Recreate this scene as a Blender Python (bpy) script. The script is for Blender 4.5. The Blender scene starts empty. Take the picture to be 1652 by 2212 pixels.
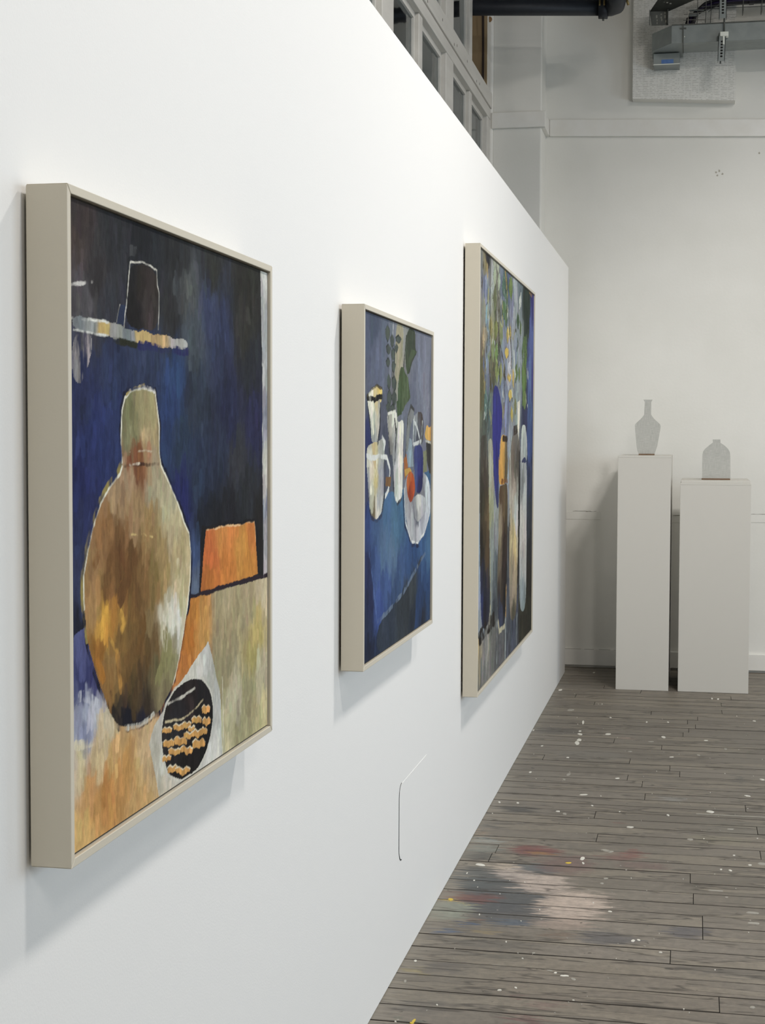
import bpy, bmesh, math, random
import numpy as np
from mathutils import Matrix, Vector

S = bpy.context.scene
COL = S.collection
random.seed(7)
RNG = np.random.default_rng(11)

# ------------------------------------------------------------------ camera
F = 3318.0                     # focal length in pixels of the 1652 x 2212 frame
VPX, VPY, TH = 1502.0, 947.0, 0.0035
Yc = np.array([(VPX-826)/F, (VPY-1106)/F, 1.0]); Yc /= np.linalg.norm(Yc)
Uc = np.array([TH, -1.0, 0.0]); Uc[2] = -(Uc[0]*Yc[0]+Uc[1]*Yc[1])/Yc[2]; Uc /= np.linalg.norm(Uc)
Xc = np.cross(Yc, Uc)
M = np.array([Xc, Yc, Uc])
C = np.array([0.759, 0.0, 1.42])

def ray(p): return M @ np.array([(p[0]-826)/F, (p[1]-1106)/F, 1.0])
def onz(p, z=0.0): r = ray(p); return C + r*(z-C[2])/r[2]
def onx(p, x): r = ray(p); return C + r*(x-C[0])/r[0]
def ony(p, y): r = ray(p); return C + r*(y-C[1])/r[1]

cd = bpy.data.cameras.new('camera'); cam = bpy.data.objects.new('camera', cd); COL.objects.link(cam)
R = np.column_stack([M @ [1, 0, 0], M @ [0, -1, 0], M @ [0, 0, -1]])
mw = Matrix.Identity(4)
for i in range(3):
    for j in range(3): mw[i][j] = R[i][j]
    mw[i][3] = C[i]
cam.matrix_world = mw
cd.sensor_fit = 'AUTO'; cd.sensor_width = 36.0; cd.lens = F/2212*36.0
cd.clip_start = 0.05; cd.clip_end = 100
S.camera = cam

# ------------------------------------------------------------------ world, lights, exposure
w = bpy.data.worlds.new('world'); S.world = w; w.use_nodes = True
w.node_tree.nodes['Background'].inputs[0].default_value = (0.55, 0.68, 0.9, 1)
w.node_tree.nodes['Background'].inputs[1].default_value = 0.4
S.view_settings.view_transform = 'Standard'; S.view_settings.look = 'None'
S.view_settings.gamma = 1.0; S.view_settings.use_curve_mapping = False
S.view_settings.exposure = 0.0

def area(name, loc, target, sx, sy, power, col):
    l = bpy.data.lights.new(name, 'AREA'); l.shape = 'RECTANGLE'; l.size = sx; l.size_y = sy
    l.energy = power; l.color = col
    o = bpy.data.objects.new(name, l); COL.objects.link(o); o.location = loc
    d = Vector(target) - Vector(loc)
    o.rotation_euler = d.to_track_quat('-Z', 'Y').to_euler()
    return o
WARM = (1.0, 0.95, 0.905); COOL = (0.70, 0.855, 1.0)
area('luminaire_key', (1.9, 4.6, 4.45), (1.75, 4.65, 0), 0.28, 0.4, 96, WARM)
area('luminaire_mid', (1.9, 1.75, 4.45), (1.7, 1.8, 0), 0.28, 0.4, 52, WARM)
area('luminaire_far', (4.5, 8.1, 4.0), (2.0, 8.3, 0.2), 0.3, 0.8, 40, WARM)
sl_ = bpy.data.lights.new('track_spot', 'SPOT'); sl_.energy = 310; sl_.color = (1.0, 0.965, 0.93); sl_.spot_size = math.radians(50); sl_.spot_blend = 1.0; sl_.shadow_soft_size = 0.22
so_ = bpy.data.objects.new('track_spot', sl_); COL.objects.link(so_); so_.location = (2.4, 5.1, 4.4)
so_.rotation_euler = (Vector((1.2, 9.55, 1.2))-Vector(so_.location)).to_track_quat('-Z', 'Y').to_euler()
area('luminaire_near', (2.6, -1.8, 4.2), (1.2, 2.5, 0.6), 0.4, 0.9, 40, WARM)
for y, pw in ((0.2, 20), (3.2, 46), (6.2, 38)):                      # cool fill lamps added at unseen openings of the right wall
    area('window_daylight', (4.72, y, 1.75), (0, y, 0.9), 1.6, 1.6, pw, COOL)

# ------------------------------------------------------------------ helpers
def lin(c):
    c = np.asarray(c, float)/255.0
    return np.where(c <= 0.04045, c/12.92, ((c+0.055)/1.055)**2.4)
def L4(c): a = lin(c); return (a[0], a[1], a[2], 1.0)

def nodes(m):
    m.use_nodes = True; return m.node_tree.nodes, m.node_tree.links
def bsdf(m): return m.node_tree.nodes['Principled BSDF']

def mat(name, c, rough=0.6, metal=0.0, c2=None, nscale=6.0, bump=0.0, bscale=120.0, stretch=(1, 1, 1), spec=0.4):
    m = bpy.data.materials.new(name); N, K = nodes(m); b = bsdf(m)
    b.inputs['Roughness'].default_value = rough; b.inputs['Metallic'].default_value = metal
    b.inputs['Specular IOR Level'].default_value = spec
    b.inputs['Base Color'].default_value = L4(c)
    tc = N.new('ShaderNodeNewGeometry'); mp = N.new('ShaderNodeVectorMath'); mp.operation = 'MULTIPLY'
    mp.inputs[1].default_value = stretch; K.new(tc.outputs['Position'], mp.inputs[0])
    if c2 is not None:
        n = N.new('ShaderNodeTexNoise'); n.inputs['Scale'].default_value = nscale; n.inputs['Detail'].default_value = 5
        K.new(mp.outputs[0], n.inputs['Vector'])
        r = N.new('ShaderNodeValToRGB'); r.color_ramp.elements[0].position = 0.3; r.color_ramp.elements[1].position = 0.7
        r.color_ramp.elements[0].color = L4(c); r.color_ramp.elements[1].color = L4(c2)
        K.new(n.outputs[0], r.inputs[0]); K.new(r.outputs[0], b.inputs['Base Color'])
    if bump:
        n = N.new('ShaderNodeTexNoise'); n.inputs['Scale'].default_value = bscale; n.inputs['Detail'].default_value = 3
        K.new(mp.outputs[0], n.inputs['Vector'])
        bp = N.new('ShaderNodeBump'); bp.inputs['Strength'].default_value = bump; bp.inputs['Distance'].default_value = 0.002
        K.new(n.outputs[0], bp.inputs['Height']); K.new(bp.outputs[0], b.inputs['Normal'])
    return m

def add_box(bm, x0, x1, y0, y1, z0, z1, bev=0.0):
    t = bmesh.new()
    vs = [t.verts.new((x, y, z)) for x in (x0, x1) for y in (y0, y1) for z in (z0, z1)]
    for f in ((0, 1, 3, 2), (4, 6, 7, 5), (0, 4, 5, 1), (2, 3, 7, 6), (0, 2, 6, 4), (1, 5, 7, 3)):
        t.faces.new([vs[i] for i in f])
    if bev: bmesh.ops.bevel(t, geom=t.edges[:], offset=bev, segments=2, affect='EDGES', profile=0.5)
    bmesh.ops.recalc_face_normals(t, faces=t.faces[:])
    me = bpy.data.meshes.new('t'); t.to_mesh(me); t.free(); bm.from_mesh(me); bpy.data.meshes.remove(me)

def add_tube(bm, pts, r, n=8, cap=True):
    pts = [Vector(p) for p in pts]; rs = r if isinstance(r, (list, tuple)) else [r]*len(pts)
    rings = []; up = Vector((0.13, 0.21, 0.97))
    for i, p in enumerate(pts):
        d = (pts[min(i+1, len(pts)-1)] - pts[max(i-1, 0)]).normalized()
        if abs(d.dot(up)) > 0.95: a = d.cross(Vector((1, 0.1, 0))).normalized()
        else: a = d.cross(up).normalized()
        b = d.cross(a)
        rings.append([bm.verts.new(p + (a*math.cos(2*math.pi*k/n) + b*math.sin(2*math.pi*k/n))*rs[i]) for k in range(n)])
    for i in range(len(rings)-1):
        for k in range(n):
            f = bm.faces.new((rings[i][k], rings[i][(k+1) % n], rings[i+1][(k+1) % n], rings[i+1][k])); f.smooth = n > 6
    if cap: bm.faces.new(rings[0][::-1]); bm.faces.new(rings[-1])
    bmesh.ops.recalc_face_normals(bm, faces=bm.faces[:])

def add_prism(bm, poly, axis, a, b):
    """poly of 2D points extruded along axis 0/1/2 from a to b"""
    def mk(p, t):
        q = list(p); q.insert(axis, t); return bm.verts.new(q)
    A = [mk(p, a) for p in poly]; B = [mk(p, b) for p in poly]; n = len(poly)
    fs = [bm.faces.new(A), bm.faces.new(B[::-1])]
    for i in range(n): fs.append(bm.faces.new((A[i], B[i], B[(i+1) % n], A[(i+1) % n])))
    bmesh.ops.recalc_face_normals(bm, faces=fs)

def obj(name, bm, m, parent=None):
    me = bpy.data.meshes.new(name)
    bm.to_mesh(me); bm.free()
    me.materials.append(m)
    o = bpy.data.objects.new(name, me); COL.objects.link(o)
    if parent is not None: o.parent = parent
    return o
def box(name, x0, x1, y0, y1, z0, z1, m, parent=None, bev=0.0):
    bm = bmesh.new(); add_box(bm, x0, x1, y0, y1, z0, z1, bev); return obj(name, bm, m, parent)
def tube(name, pts, r, m, parent=None, n=10):
    bm = bmesh.new(); add_tube(bm, pts, r, n); return obj(name, bm, m, parent)
def empty(name, kind=None):
    o = bpy.data.objects.new(name, None); COL.objects.link(o); o.empty_display_size = 0.05
    if kind: o['kind'] = kind
    return o
def struct(o): o['kind'] = 'structure'; return o
def tag(o, label, cat, group=None):
    o['label'] = label; o['category'] = cat
    if group: o['group'] = group
    return o

# ------------------------------------------------------------------ materials
M_PART = mat('partition_white_paint', (240, 239, 236), 0.55, bump=0.12, bscale=260)
M_WALL = mat('old_wall_white_paint', (227, 226, 220), 0.6, c2=(220, 219, 212), nscale=2.2, bump=0.25, bscale=60)
M_TRIM = mat('white_gloss_trim', (228, 227, 222), 0.4, c2=(222, 220, 213), nscale=9, bump=0.1, bscale=90)
M_CEIL = mat('ceiling_paint', (120, 118, 113), 0.8)
M_WOODW = mat('window_wood_white_paint', (205, 202, 195), 0.5, c2=(192, 189, 182), nscale=14, bump=0.25, bscale=80, stretch=(1, 0.15, 1))
M_DARK = mat('dark_gap', (28, 26, 24), 0.9)
M_PLINTH = mat('plinth_white_paint', (200, 197, 189), 0.45, bump=0.06, bscale=200)
M_FRAME = mat('frame_pale_taupe_paint', (209, 201, 183), 0.42, bump=0.05, bscale=300)
M_BATTEN = mat('raw_brown_batten', (86, 66, 50), 0.8)
M_STEEL = mat('galvanised_grey_steel', (142, 148, 146), 0.45, 0.15, c2=(130, 136, 134), nscale=18)
M_DSTEEL = mat('dull_dark_steel', (96, 98, 93), 0.5, 0.25, c2=(82, 84, 79), nscale=25)
M_PIPE = mat('black_iron_pipe', (38, 42, 48), 0.5, 0.1, c2=(30, 33, 40), nscale=20)
M_BRASS = mat('dull_brass_bolt', (140, 122, 80), 0.45, 0.6)
M_BLACK = mat('black_cable_jacket', (20, 18, 26), 0.55)
M_PURPLE = mat('dark_violet_cable_jacket', (34, 24, 62), 0.5)
M_CORD = mat('dark_brown_cord', (40, 28, 20), 0.8)
M_KNOB = mat('brown_wooden_toggle', (132, 98, 58), 0.6)
M_TAN = mat('tan_plaster', (150, 130, 98), 0.8, c2=(138, 118, 88), nscale=5)
M_CORR = mat('corridor_grey_paint', (120, 122, 120), 0.8)
M_WHITEP = mat('white_plastic', (236, 238, 228), 0.4)
M_BLUEL = mat('blue_sticker', (78, 114, 172), 0.5, c2=(96, 130, 182), nscale=40)
M_BROWN = mat('brown_wood_foot', (122, 98, 76), 0.6, c2=(104, 82, 62), nscale=40)

def panel_material():
    m = mat('painted_ribbed_board', (226, 225, 218), 0.7); N, K = nodes(m); b = bsdf(m)
    tc = N.new('ShaderNodeNewGeometry'); sp = N.new('ShaderNodeSeparateXYZ'); K.new(tc.outputs['Position'], sp.inputs[0])
    def mth(op, a, c):
        x = N.new('ShaderNodeMath'); x.operation = op
        for i, v in enumerate((a, c)):
            if hasattr(v, 'is_output'): K.new(v, x.inputs[i])
            else: x.inputs[i].default_value = v
        return x.outputs[0]
    def nz(st, det=3):
        mp = N.new('ShaderNodeVectorMath'); mp.operation = 'MULTIPLY'; mp.inputs[1].default_value = st; K.new(tc.outputs['Position'], mp.inputs[0])
        n = N.new('ShaderNodeTexNoise'); n.inputs['Scale'].default_value = 1; n.inputs['Detail'].default_value = det; K.new(mp.outputs[0], n.inputs['Vector']); return n.outputs[0]
    row = mth('LESS_THAN', mth('FRACT', mth('MULTIPLY', mth('ADD', sp.outputs[2], mth('MULTIPLY', sp.outputs[0], 0.058)), 100.0), 0.0), 0.36)
    brk = mth('GREATER_THAN', nz((70, 1, 130)), 0.47)
    seam = mth('GREATER_THAN', mth('FRACT', mth('MULTIPLY', mth('ADD', sp.outputs[0], mth('MULTIPLY', nz((1, 1, 60)), 0.004)), 24.0), 0.0), 0.1)
    dark = mth('MULTIPLY', mth('MULTIPLY', row, brk), seam)
    mx = N.new('ShaderNodeMix'); mx.data_type = 'RGBA'; mx.inputs[6].default_value = L4((228, 227, 221)); mx.inputs[7].default_value = L4((196, 195, 188)); K.new(dark, mx.inputs[0])
    K.new(mx.outputs[2], b.inputs['Base Color'])
    bp = N.new('ShaderNodeBump'); bp.inputs['Strength'].default_value = 0.5; bp.inputs['Distance'].default_value = 0.003; bp.invert = True
    K.new(dark, bp.inputs['Height']); K.new(bp.outputs[0], b.inputs['Normal'])
    return m
M_PANEL = panel_material()

def glass_material():
    m = bpy.data.materials.new('old_window_glass'); N, K = nodes(m); N.remove(bsdf(m))
    out = N['Material Output']; fr = N.new('ShaderNodeFresnel'); fr.inputs[0].default_value = 1.5
    tr = N.new('ShaderNodeBsdfTransparent'); tr.inputs[0].default_value = (0.62, 0.66, 0.66, 1)
    gl = N.new('ShaderNodeBsdfGlossy'); gl.inputs[0].default_value = (0.9, 0.93, 0.94, 1); gl.inputs[1].default_value = 0.06
    n = N.new('ShaderNodeTexNoise'); n.inputs['Scale'].default_value = 7; bp = N.new('ShaderNodeBump')
    bp.inputs['Strength'].default_value = 0.15; bp.inputs['Distance'].default_value = 0.004
    tc = N.new('ShaderNodeNewGeometry'); K.new(tc.outputs['Position'], n.inputs['Vector'])
    K.new(n.outputs[0], bp.inputs['Height']); K.new(bp.outputs[0], gl.inputs['Normal'])
    mx = N.new('ShaderNodeMixShader'); K.new(fr.outputs[0], mx.inputs[0]); K.new(tr.outputs[0], mx.inputs[1]); K.new(gl.outputs[0], mx.inputs[2])
    K.new(mx.outputs[0], out.inputs[0]); return m
M_GLASS = glass_material()

def weave_material():
    m = mat('pale_grey_woven_mesh', (196, 197, 194), 0.8); N, K = nodes(m); b = bsdf(m)
    tc = N.new('ShaderNodeNewGeometry'); cols = []
    for st in ((30, 1, 900), (700, 1, 25)):
        mp = N.new('ShaderNodeVectorMath'); mp.operation = 'MULTIPLY'; mp.inputs[1].default_value = st
        K.new(tc.outputs['Position'], mp.inputs[0])
        n = N.new('ShaderNodeTexNoise'); n.inputs['Scale'].default_value = 1; n.inputs['Detail'].default_value = 2
        K.new(mp.outputs[0], n.inputs['Vector']); cols.append(n)
    a = N.new('ShaderNodeMath'); a.operation = 'ADD'; K.new(cols[0].outputs[0], a.inputs[0]); K.new(cols[1].outputs[0], a.inputs[1])
    r = N.new('ShaderNodeValToRGB'); r.color_ramp.elements[0].position = 0.36; r.color_ramp.elements[1].position = 0.64
    r.color_ramp.elements[0].color = L4((160, 160, 154)); r.color_ramp.elements[1].color = L4((190, 190, 184))
    h = N.new('ShaderNodeMath'); h.operation = 'MULTIPLY'; h.inputs[1].default_value = 0.5
    K.new(a.outputs[0], h.inputs[0]); K.new(h.outputs[0], r.inputs[0]); K.new(r.outputs[0], b.inputs['Base Color'])
    return m
M_WEAVE = weave_material()

# ------------------------------------------------------------------ floor material (stains at their own places on the boards)
def stain_list():
    z1 = lambda x, y: (780 + x*0.52785, 1420 + y*0.52785)
    z2 = lambda x, y: (780 + x*0.52785, 1800 + y*0.52785)
    out = []
    def st(fn, x, y, rx, ry, col, s):
        p = fn(x, y); c = onz(p); d = c[1]
        g_ = sum(col)/3; col = tuple(g_+(q-g_)*0.85+6 for q in col); out.append((c[0], c[1], rx*0.52785*d/F, ry*0.52785*d*d/(F*1.42), col, s*0.92))
    st(z2, 300, 560, 320, 130, (112, 104, 90), .5); st(z2, 1050, 640, 520, 120, (118, 108, 94), .5)
    st(z2, 580, 245, 190, 85, (70, 76, 80), .85); st(z2, 620, 325, 170, 55, (74, 76, 78), .8); st(z2, 470, 180, 110, 50, (78, 84, 84), .8)
    st(z2, 690, 145, 110, 22, (78, 88, 96), .75); st(z2, 1000, 430, 110, 30, (80, 80, 84), .7); st(z2, 1330, 405, 90, 26, (76, 76, 84), .7)
    st(z2, 870, 300, 150, 72, (182, 164, 149), 1.0); st(z2, 740, 205, 120, 42, (178, 162, 149), 1.0); st(z2, 620, 165, 85, 26, (174, 160, 149), .95)
    st(z2, 590, 135, 45, 16, (176, 160, 142), .9); st(z2, 840, 370, 130, 26, (152, 134, 120), .8); st(z2, 800, 415, 60, 20, (112, 94, 78), .7)
    st(z2, 710, 72, 95, 22, (116, 62, 58), .8); st(z2, 840, 130, 120, 40, (112, 82, 78), .6); st(z2, 1040, 97, 70, 16, (124, 82, 76), .6)
    st(z2, 1115, 85, 34, 22, (128, 78, 70), .7); st(z2, 1150, 132, 90, 18, (112, 84, 80), .5); st(z2, 490, 265, 70, 20, (108, 64, 58), .8)
    st(z2, 400, 258, 60, 20, (124, 84, 70), .7); st(z2, 680, 768, 80, 20, (104, 70, 68), .7); st(z2, 640, 662, 34, 12, (112, 78, 72), .6)
    st(z2, 760, 700, 60, 20, (112, 86, 80), .5); st(z2, 740, 82, 30, 7, (176, 140, 60), .6)
    st(z2, 500, 62, 70, 18, (130, 136, 126), .6); st(z2, 350, 312, 100, 44, (134, 142, 126), .75); st(z2, 515, 30, 40, 12, (146, 152, 144), .6)
    st(z2, 480, 90, 80, 24, (74, 76, 72), .7)
    st(z2, 366, 270, 16, 9, (206, 178, 66), .95); st(z2, 415, 290, 14, 6, (200, 176, 70), .9); st(z2, 240, 562, 60, 14, (150, 136, 84), .6)
    st(z2, 435, 370, 44, 10, (66, 84, 112), .9); st(z2, 335, 400, 46, 12, (72, 92, 122), .8); st(z2, 610, 365, 80, 14, (78, 92, 108), .7)
    st(z2, 465, 350, 14, 5, (142, 66, 52), .8); st(z2, 510, 402, 60, 10, (150, 130, 84), .5)
    st(z2, 540, 450, 180, 20, (92, 88, 80), .6); st(z2, 560, 500, 150, 16, (84, 82, 74), .6); st(z2, 330, 550, 100, 30, (86, 82, 78), .55)
    st(z2, 190, 770, 40, 14, (70, 92, 76), .7); st(z2, 240, 700, 130, 30, (92, 88, 82), .5)
    st(z2, 1400, 560, 130, 18, (96, 90, 82), .5); st(z2, 1560, 575, 130, 16, (84, 80, 74), .6)
    st(z1, 640, 622, 90, 14, (66, 66, 64), .8); st(z1, 520, 690, 50, 12, (70, 70, 68), .8); st(z1, 480, 715, 30, 12, (150, 120, 92), .7)
    st(z1, 505, 745, 50, 14, (146, 152, 146), .6); st(z1, 720, 790, 90, 14, (120, 74, 70), .7); st(z1, 1105, 800, 40, 12, (124, 80, 74), .6)
    st(z1, 1530, 700, 180, 30, (112, 108, 96), .5); st(z1, 1450, 745, 120, 18, (124, 118, 98), .6); st(z1, 940, 400, 160, 22, (120, 116, 108), .5)
    st(z1, 760, 300, 140, 16, (82, 80, 76), .6); st(z1, 1090, 330, 30, 5, (150, 126, 112), .6); st(z1, 1545, 500, 14, 24, (74, 76, 74), .7)
    st(z1, 1270, 580, 50, 8, (140, 138, 132), .7); st(z1, 1050, 675, 14, 4, (112, 60, 54), .7)
    return out

def floor_material():
    m = bpy.data.materials.new('worn_paint_spattered_boards'); N, K = nodes(m); b = bsdf(m)
    geo = N.new('ShaderNodeNewGeometry'); oi = N.new('ShaderNodeObjectInfo')
    def vmul(v, k):
        a = N.new('ShaderNodeVectorMath'); a.operation = 'MULTIPLY'; a.inputs[1].default_value = k; K.new(v, a.inputs[0]); return a.outputs[0]
    def noise(v, sc, det=4, rough=0.55):
        n = N.new('ShaderNodeTexNoise'); n.inputs['Scale'].default_value = sc; n.inputs['Detail'].default_value = det
        n.inputs['Roughness'].default_value = rough; K.new(v, n.inputs['Vector']); return n
    def ramp(v, a, bb, ca=(0, 0, 0, 1), cb=(1, 1, 1, 1)):
        r = N.new('ShaderNodeValToRGB'); r.color_ramp.elements[0].position = a; r.color_ramp.elements[1].position = bb
        r.color_ramp.elements[0].color = ca; r.color_ramp.elements[1].color = cb; K.new(v, r.inputs[0]); return r.outputs[0]
    def mix(f, A, B, mode='MIX'):
        x = N.new('ShaderNodeMix'); x.data_type = 'RGBA'; x.blend_type = mode
        for sock, v in ((0, f), (6, A), (7, B)):
            if hasattr(v, 'is_output'): K.new(v, x.inputs[sock])
            else: x.inputs[sock].default_value = v
        return x.outputs[2]
    def math_(op, a, c):
        x = N.new('ShaderNodeMath'); x.operation = op
        for i, v in enumerate((a, c)):
            if hasattr(v, 'is_output'): K.new(v, x.inputs[i])
            else: x.inputs[i].default_value = v
        return x.outputs[0]
    P = geo.outputs['Position']
    off = N.new('ShaderNodeCombineXYZ'); K.new(math_('MULTIPLY', oi.outputs['Random'], 37.0), off.inputs[2])
    pv = N.new('ShaderNodeVectorMath'); pv.operation = 'ADD'; K.new(P, pv.inputs[0]); K.new(off.outputs[0], pv.inputs[1]); PO = pv.outputs[0]
    # base paint, per-board tone and worn patches
    base = ramp(noise(P, 1.3, 4).outputs[0], 0.3, 0.7, L4((112, 106, 96)), L4((130, 123, 113)))
    rnd = ramp(oi.outputs['Random'], 0.0, 1.0, (0.9, 0.895, 0.89, 1), (1.06, 1.06, 1.06, 1))
    base = mix(1.0, base, rnd, 'MULTIPLY')
    worn = noise(vmul(PO, (1.6, 11, 11)), 1.0, 4)
    wf = ramp(worn.outputs[0], 0.52, 0.545)
    base = mix(math_('MULTIPLY', wf, 0.55), base, L4((138, 130, 116)))
    e1 = ramp(worn.outputs[0], 0.515, 0.528); e2 = ramp(worn.outputs[0], 0.535, 0.55, (1, 1, 1, 1), (0, 0, 0, 1))
    edge = math_('MULTIPLY', e1, e2)
    # stains, edges broken up along the grain
    wn = noise(vmul(P, (7, 60, 1)), 1.0, 4, 0.65)
    wv = N.new('ShaderNodeVectorMath'); wv.operation = 'SUBTRACT'; wv.inputs[1].default_value = (0.5, 0.5, 0.5); K.new(wn.outputs[1], wv.inputs[0])
    wp = N.new('ShaderNodeVectorMath'); wp.operation = 'ADD'; K.new(P, wp.inputs[0]); K.new(vmul(wv.outputs[0], (0.30, 0.14, 0)), wp.inputs[1])
    gritn = noise(vmul(P, (22, 90, 1)), 1.0, 6, 0.75).outputs[0]
    col = base
    for (cx, cy, rx, ry, c, s) in stain_list():
        a = N.new('ShaderNodeVectorMath'); a.operation = 'SUBTRACT'; a.inputs[1].default_value = (cx, cy, 0); K.new(wp.outputs[0], a.inputs[0])
        ln = N.new('ShaderNodeVectorMath'); ln.operation = 'LENGTH'; K.new(vmul(a.outputs[0], (1/rx, 1/ry, 0)), ln.inputs[0])
        d = math_('ADD', ln.outputs['Value'], math_('MULTIPLY', gritn, 0.95))
        mr = N.new('ShaderNodeMapRange'); mr.inputs[1].default_value = 1.62; mr.inputs[2].default_value = 1.25
        mr.inputs[3].default_value = 0.0; mr.inputs[4].default_value = s; K.new(d, mr.inputs[0])
        col = mix(mr.outputs[0], col, L4(c))
    # grain, dark scuffs, fine spatter
    col = mix(math_('MULTIPLY', edge, 0.6), col, L4((48, 43, 38)))
    grain = noise(vmul(PO, (5, 150, 150)), 1.0, 4, 0.6)
    col = mix(1.0, col, ramp(grain.outputs[0], 0.3, 0.7, (0.88, 0.877, 0.873, 1), (1.08, 1.08, 1.08, 1)), 'MULTIPLY')
    mott = noise(P, 38, 4, 0.7)
    col = mix(1.0, col, ramp(mott.outputs[0], 0.35, 0.7, (0.78, 0.78, 0.78, 1), (1.16, 1.16, 1.16, 1)), 'MULTIPLY')
    crack = noise(vmul(PO, (2.2, 70, 70)), 1.0, 2); ck = ramp(crack.outputs[0], 0.69, 0.705)
    col = mix(math_('MULTIPLY', ck, 0.6), col, L4((52, 46, 40)))
    sp = noise(P, 26, 2); col = mix(math_('MULTIPLY', ramp(sp.outputs[0], 0.70, 0.73), 0.7), col, L4((58, 54, 48)))
    vo = N.new('ShaderNodeTexVoronoi'); vo.inputs['Scale'].default_value = 15; K.new(P, vo.inputs['Vector'])
    sz = N.new('ShaderNodeSeparateColor'); K.new(vo.outputs['Color'], sz.inputs[0])
    dots = math_('LESS_THAN', vo.outputs['Distance'], math_('MULTIPLY', math_('SUBTRACT', sz.outputs[0], 0.72), 0.22))
    col = mix(math_('MULTIPLY', dots, 0.75), col, L4((176, 172, 160)))
    scf = noise(vmul(P, (9, 42, 1)), 1.0, 6, 0.7); col = mix(math_('MULTIPLY', ramp(scf.outputs[0], 0.60, 0.70), 0.4), col, L4((156, 151, 140)))
    scd = noise(vmul(P, (6, 30, 2)), 1.7, 6, 0.7); col = mix(math_('MULTIPLY', ramp(scd.outputs[0], 0.58, 0.70), 0.45), col, L4((74, 71, 66)))
    # pale dust along the foot of the partition
    sx = N.new('ShaderNodeSeparateXYZ'); K.new(wp.outputs[0], sx.inputs[0])
    dust = N.new('ShaderNodeMapRange'); dust.inputs[1].default_value = 0.06; dust.inputs[2].default_value = 0.0
    dust.inputs[3].default_value = 0.0; dust.inputs[4].default_value = 0.45; K.new(sx.outputs[0], dust.inputs[0])
    col = mix(dust.outputs[0], col, L4((146, 140, 128)))
    K.new(col, b.inputs['Base Color'])
    K.new(ramp(mott.outputs[0], 0.3, 0.7, (0.42, 0.42, 0.42, 1), (0.62, 0.62, 0.62, 1)), b.inputs['Roughness'])
    b.inputs['Specular IOR Level'].default_value = 0.35
    hsum = math_('ADD', math_('MULTIPLY', grain.outputs[0], 0.5), math_('SUBTRACT', math_('MULTIPLY', wf, 0.35), ck))
    bp = N.new('ShaderNodeBump'); bp.inputs['Strength'].default_value = 0.5; bp.inputs['Distance'].default_value = 0.0018
    K.new(hsum, bp.inputs['Height']); K.new(bp.outputs[0], b.inputs['Normal'])
    return m
M_FLOOR = floor_material()
M_GRIME = mat('grime_in_board_edges', (50, 45, 39), 0.9)

# ------------------------------------------------------------------ the room shell
YB = 9.55            # back wall face
XW = -0.475          # face of the glazed wall beyond the partition
XR = 4.8; YN = -3.0; ZC = 4.7

floor = struct(box('floor', -3.2, XR, YN, YB+0.3, -0.2, -0.024, M_DARK))
struct(box('ceiling', -3.2, XR+0.2, YN-0.2, YB+0.3, ZC, ZC+0.15, M_CEIL))
wall_back = struct(box('wall_back', XW-0.03, XR+0.2, YB, YB+0.3, -0.024, ZC, M_WALL))
struct(box('wall_near', -3.2, XR+0.2, YN-0.2, YN, -0.024, ZC, M_WALL))
bm = bmesh.new(); ys = [YN, -0.7, 1.1, 2.3, 4.1, 5.3, 7.1, YB]
for i in range(0, 8, 2): add_box(bm, XR, XR+0.2, ys[i], ys[i+1], -0.024, ZC)
for i in range(1, 7, 2):
    add_box(bm, XR, XR+0.2, ys[i], ys[i+1], -0.024, 0.9); add_box(bm, XR, XR+0.2, ys[i], ys[i+1], 2.7, ZC)
struct(obj('wall_right', bm, M_WALL))
part = struct(box('wall_left', -0.12, 0.0, YN, 9.3, 0.0, 2.44, M_PART, bev=0.002))

# boards of the floor
ROW = 0.1115; Y0 = 3.72
joints = {}
for (x, y) in [(.798, 4.557), (.798, 4.45), (.71, 4.233), (.836, 3.91), (.771, 4.78), (.761, 5.007), (.995, 5.33), (.434, 5.443), (.997, 5.66), (.406, 5.775),
               (.966, 6.009), (.581, 6.105), (.563, 6.324), (.499, 6.427), (.105, 5.212), (.096, 5.11), (.115, 6.831), (.494, 6.78),
               (.669, 6.667), (.712, 6.563), (.247, 8.259), (.553, 8.049), (.912, 8.159), (.968, 8.605), (.745, 7.572), (.738, 7.808), (.13, 8.474), (.266, 8.848)]:
    joints.setdefault(int(math.floor((y-Y0)/ROW)), []).append(x)
def plank(x0, x1, y0, y1):
    bm = bmesh.new(); g = 0.0005 + random.random()*0.0008; c = 0.0012 + random.random()*0.0008
    x0 += .0005; x1 -= .0005; y0 += g; y1 -= g; cx = .0007
    t = -0.0012*random.random()
    lo = [(x0, y0), (x1, y0), (x1, y1), (x0, y1)]; hi = [(x0+cx, y0+c), (x1-cx, y0+c), (x1-cx, y1-c), (x0+cx, y1-c)]
    r0 = [bm.verts.new((a, b_, -0.024)) for a, b_ in lo]; r1 = [bm.verts.new((a, b_, t-c)) for a, b_ in lo]
    r2 = [bm.verts.new((a, b_, t+random.uniform(-.0004, .0004))) for a, b_ in hi]
    for A, B in ((r0, r1), (r1, r2)):
        for i in range(4): bm.faces.new((A[i], A[(i+1) % 4], B[(i+1) % 4], B[i]))
    for f in bm.faces: f.material_index = 1
    bm.faces.new(r2); bm.faces.new(r0[::-1])
    o = obj('plank', bm, M_FLOOR, floor); o.data.materials.append(M_GRIME)
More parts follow.
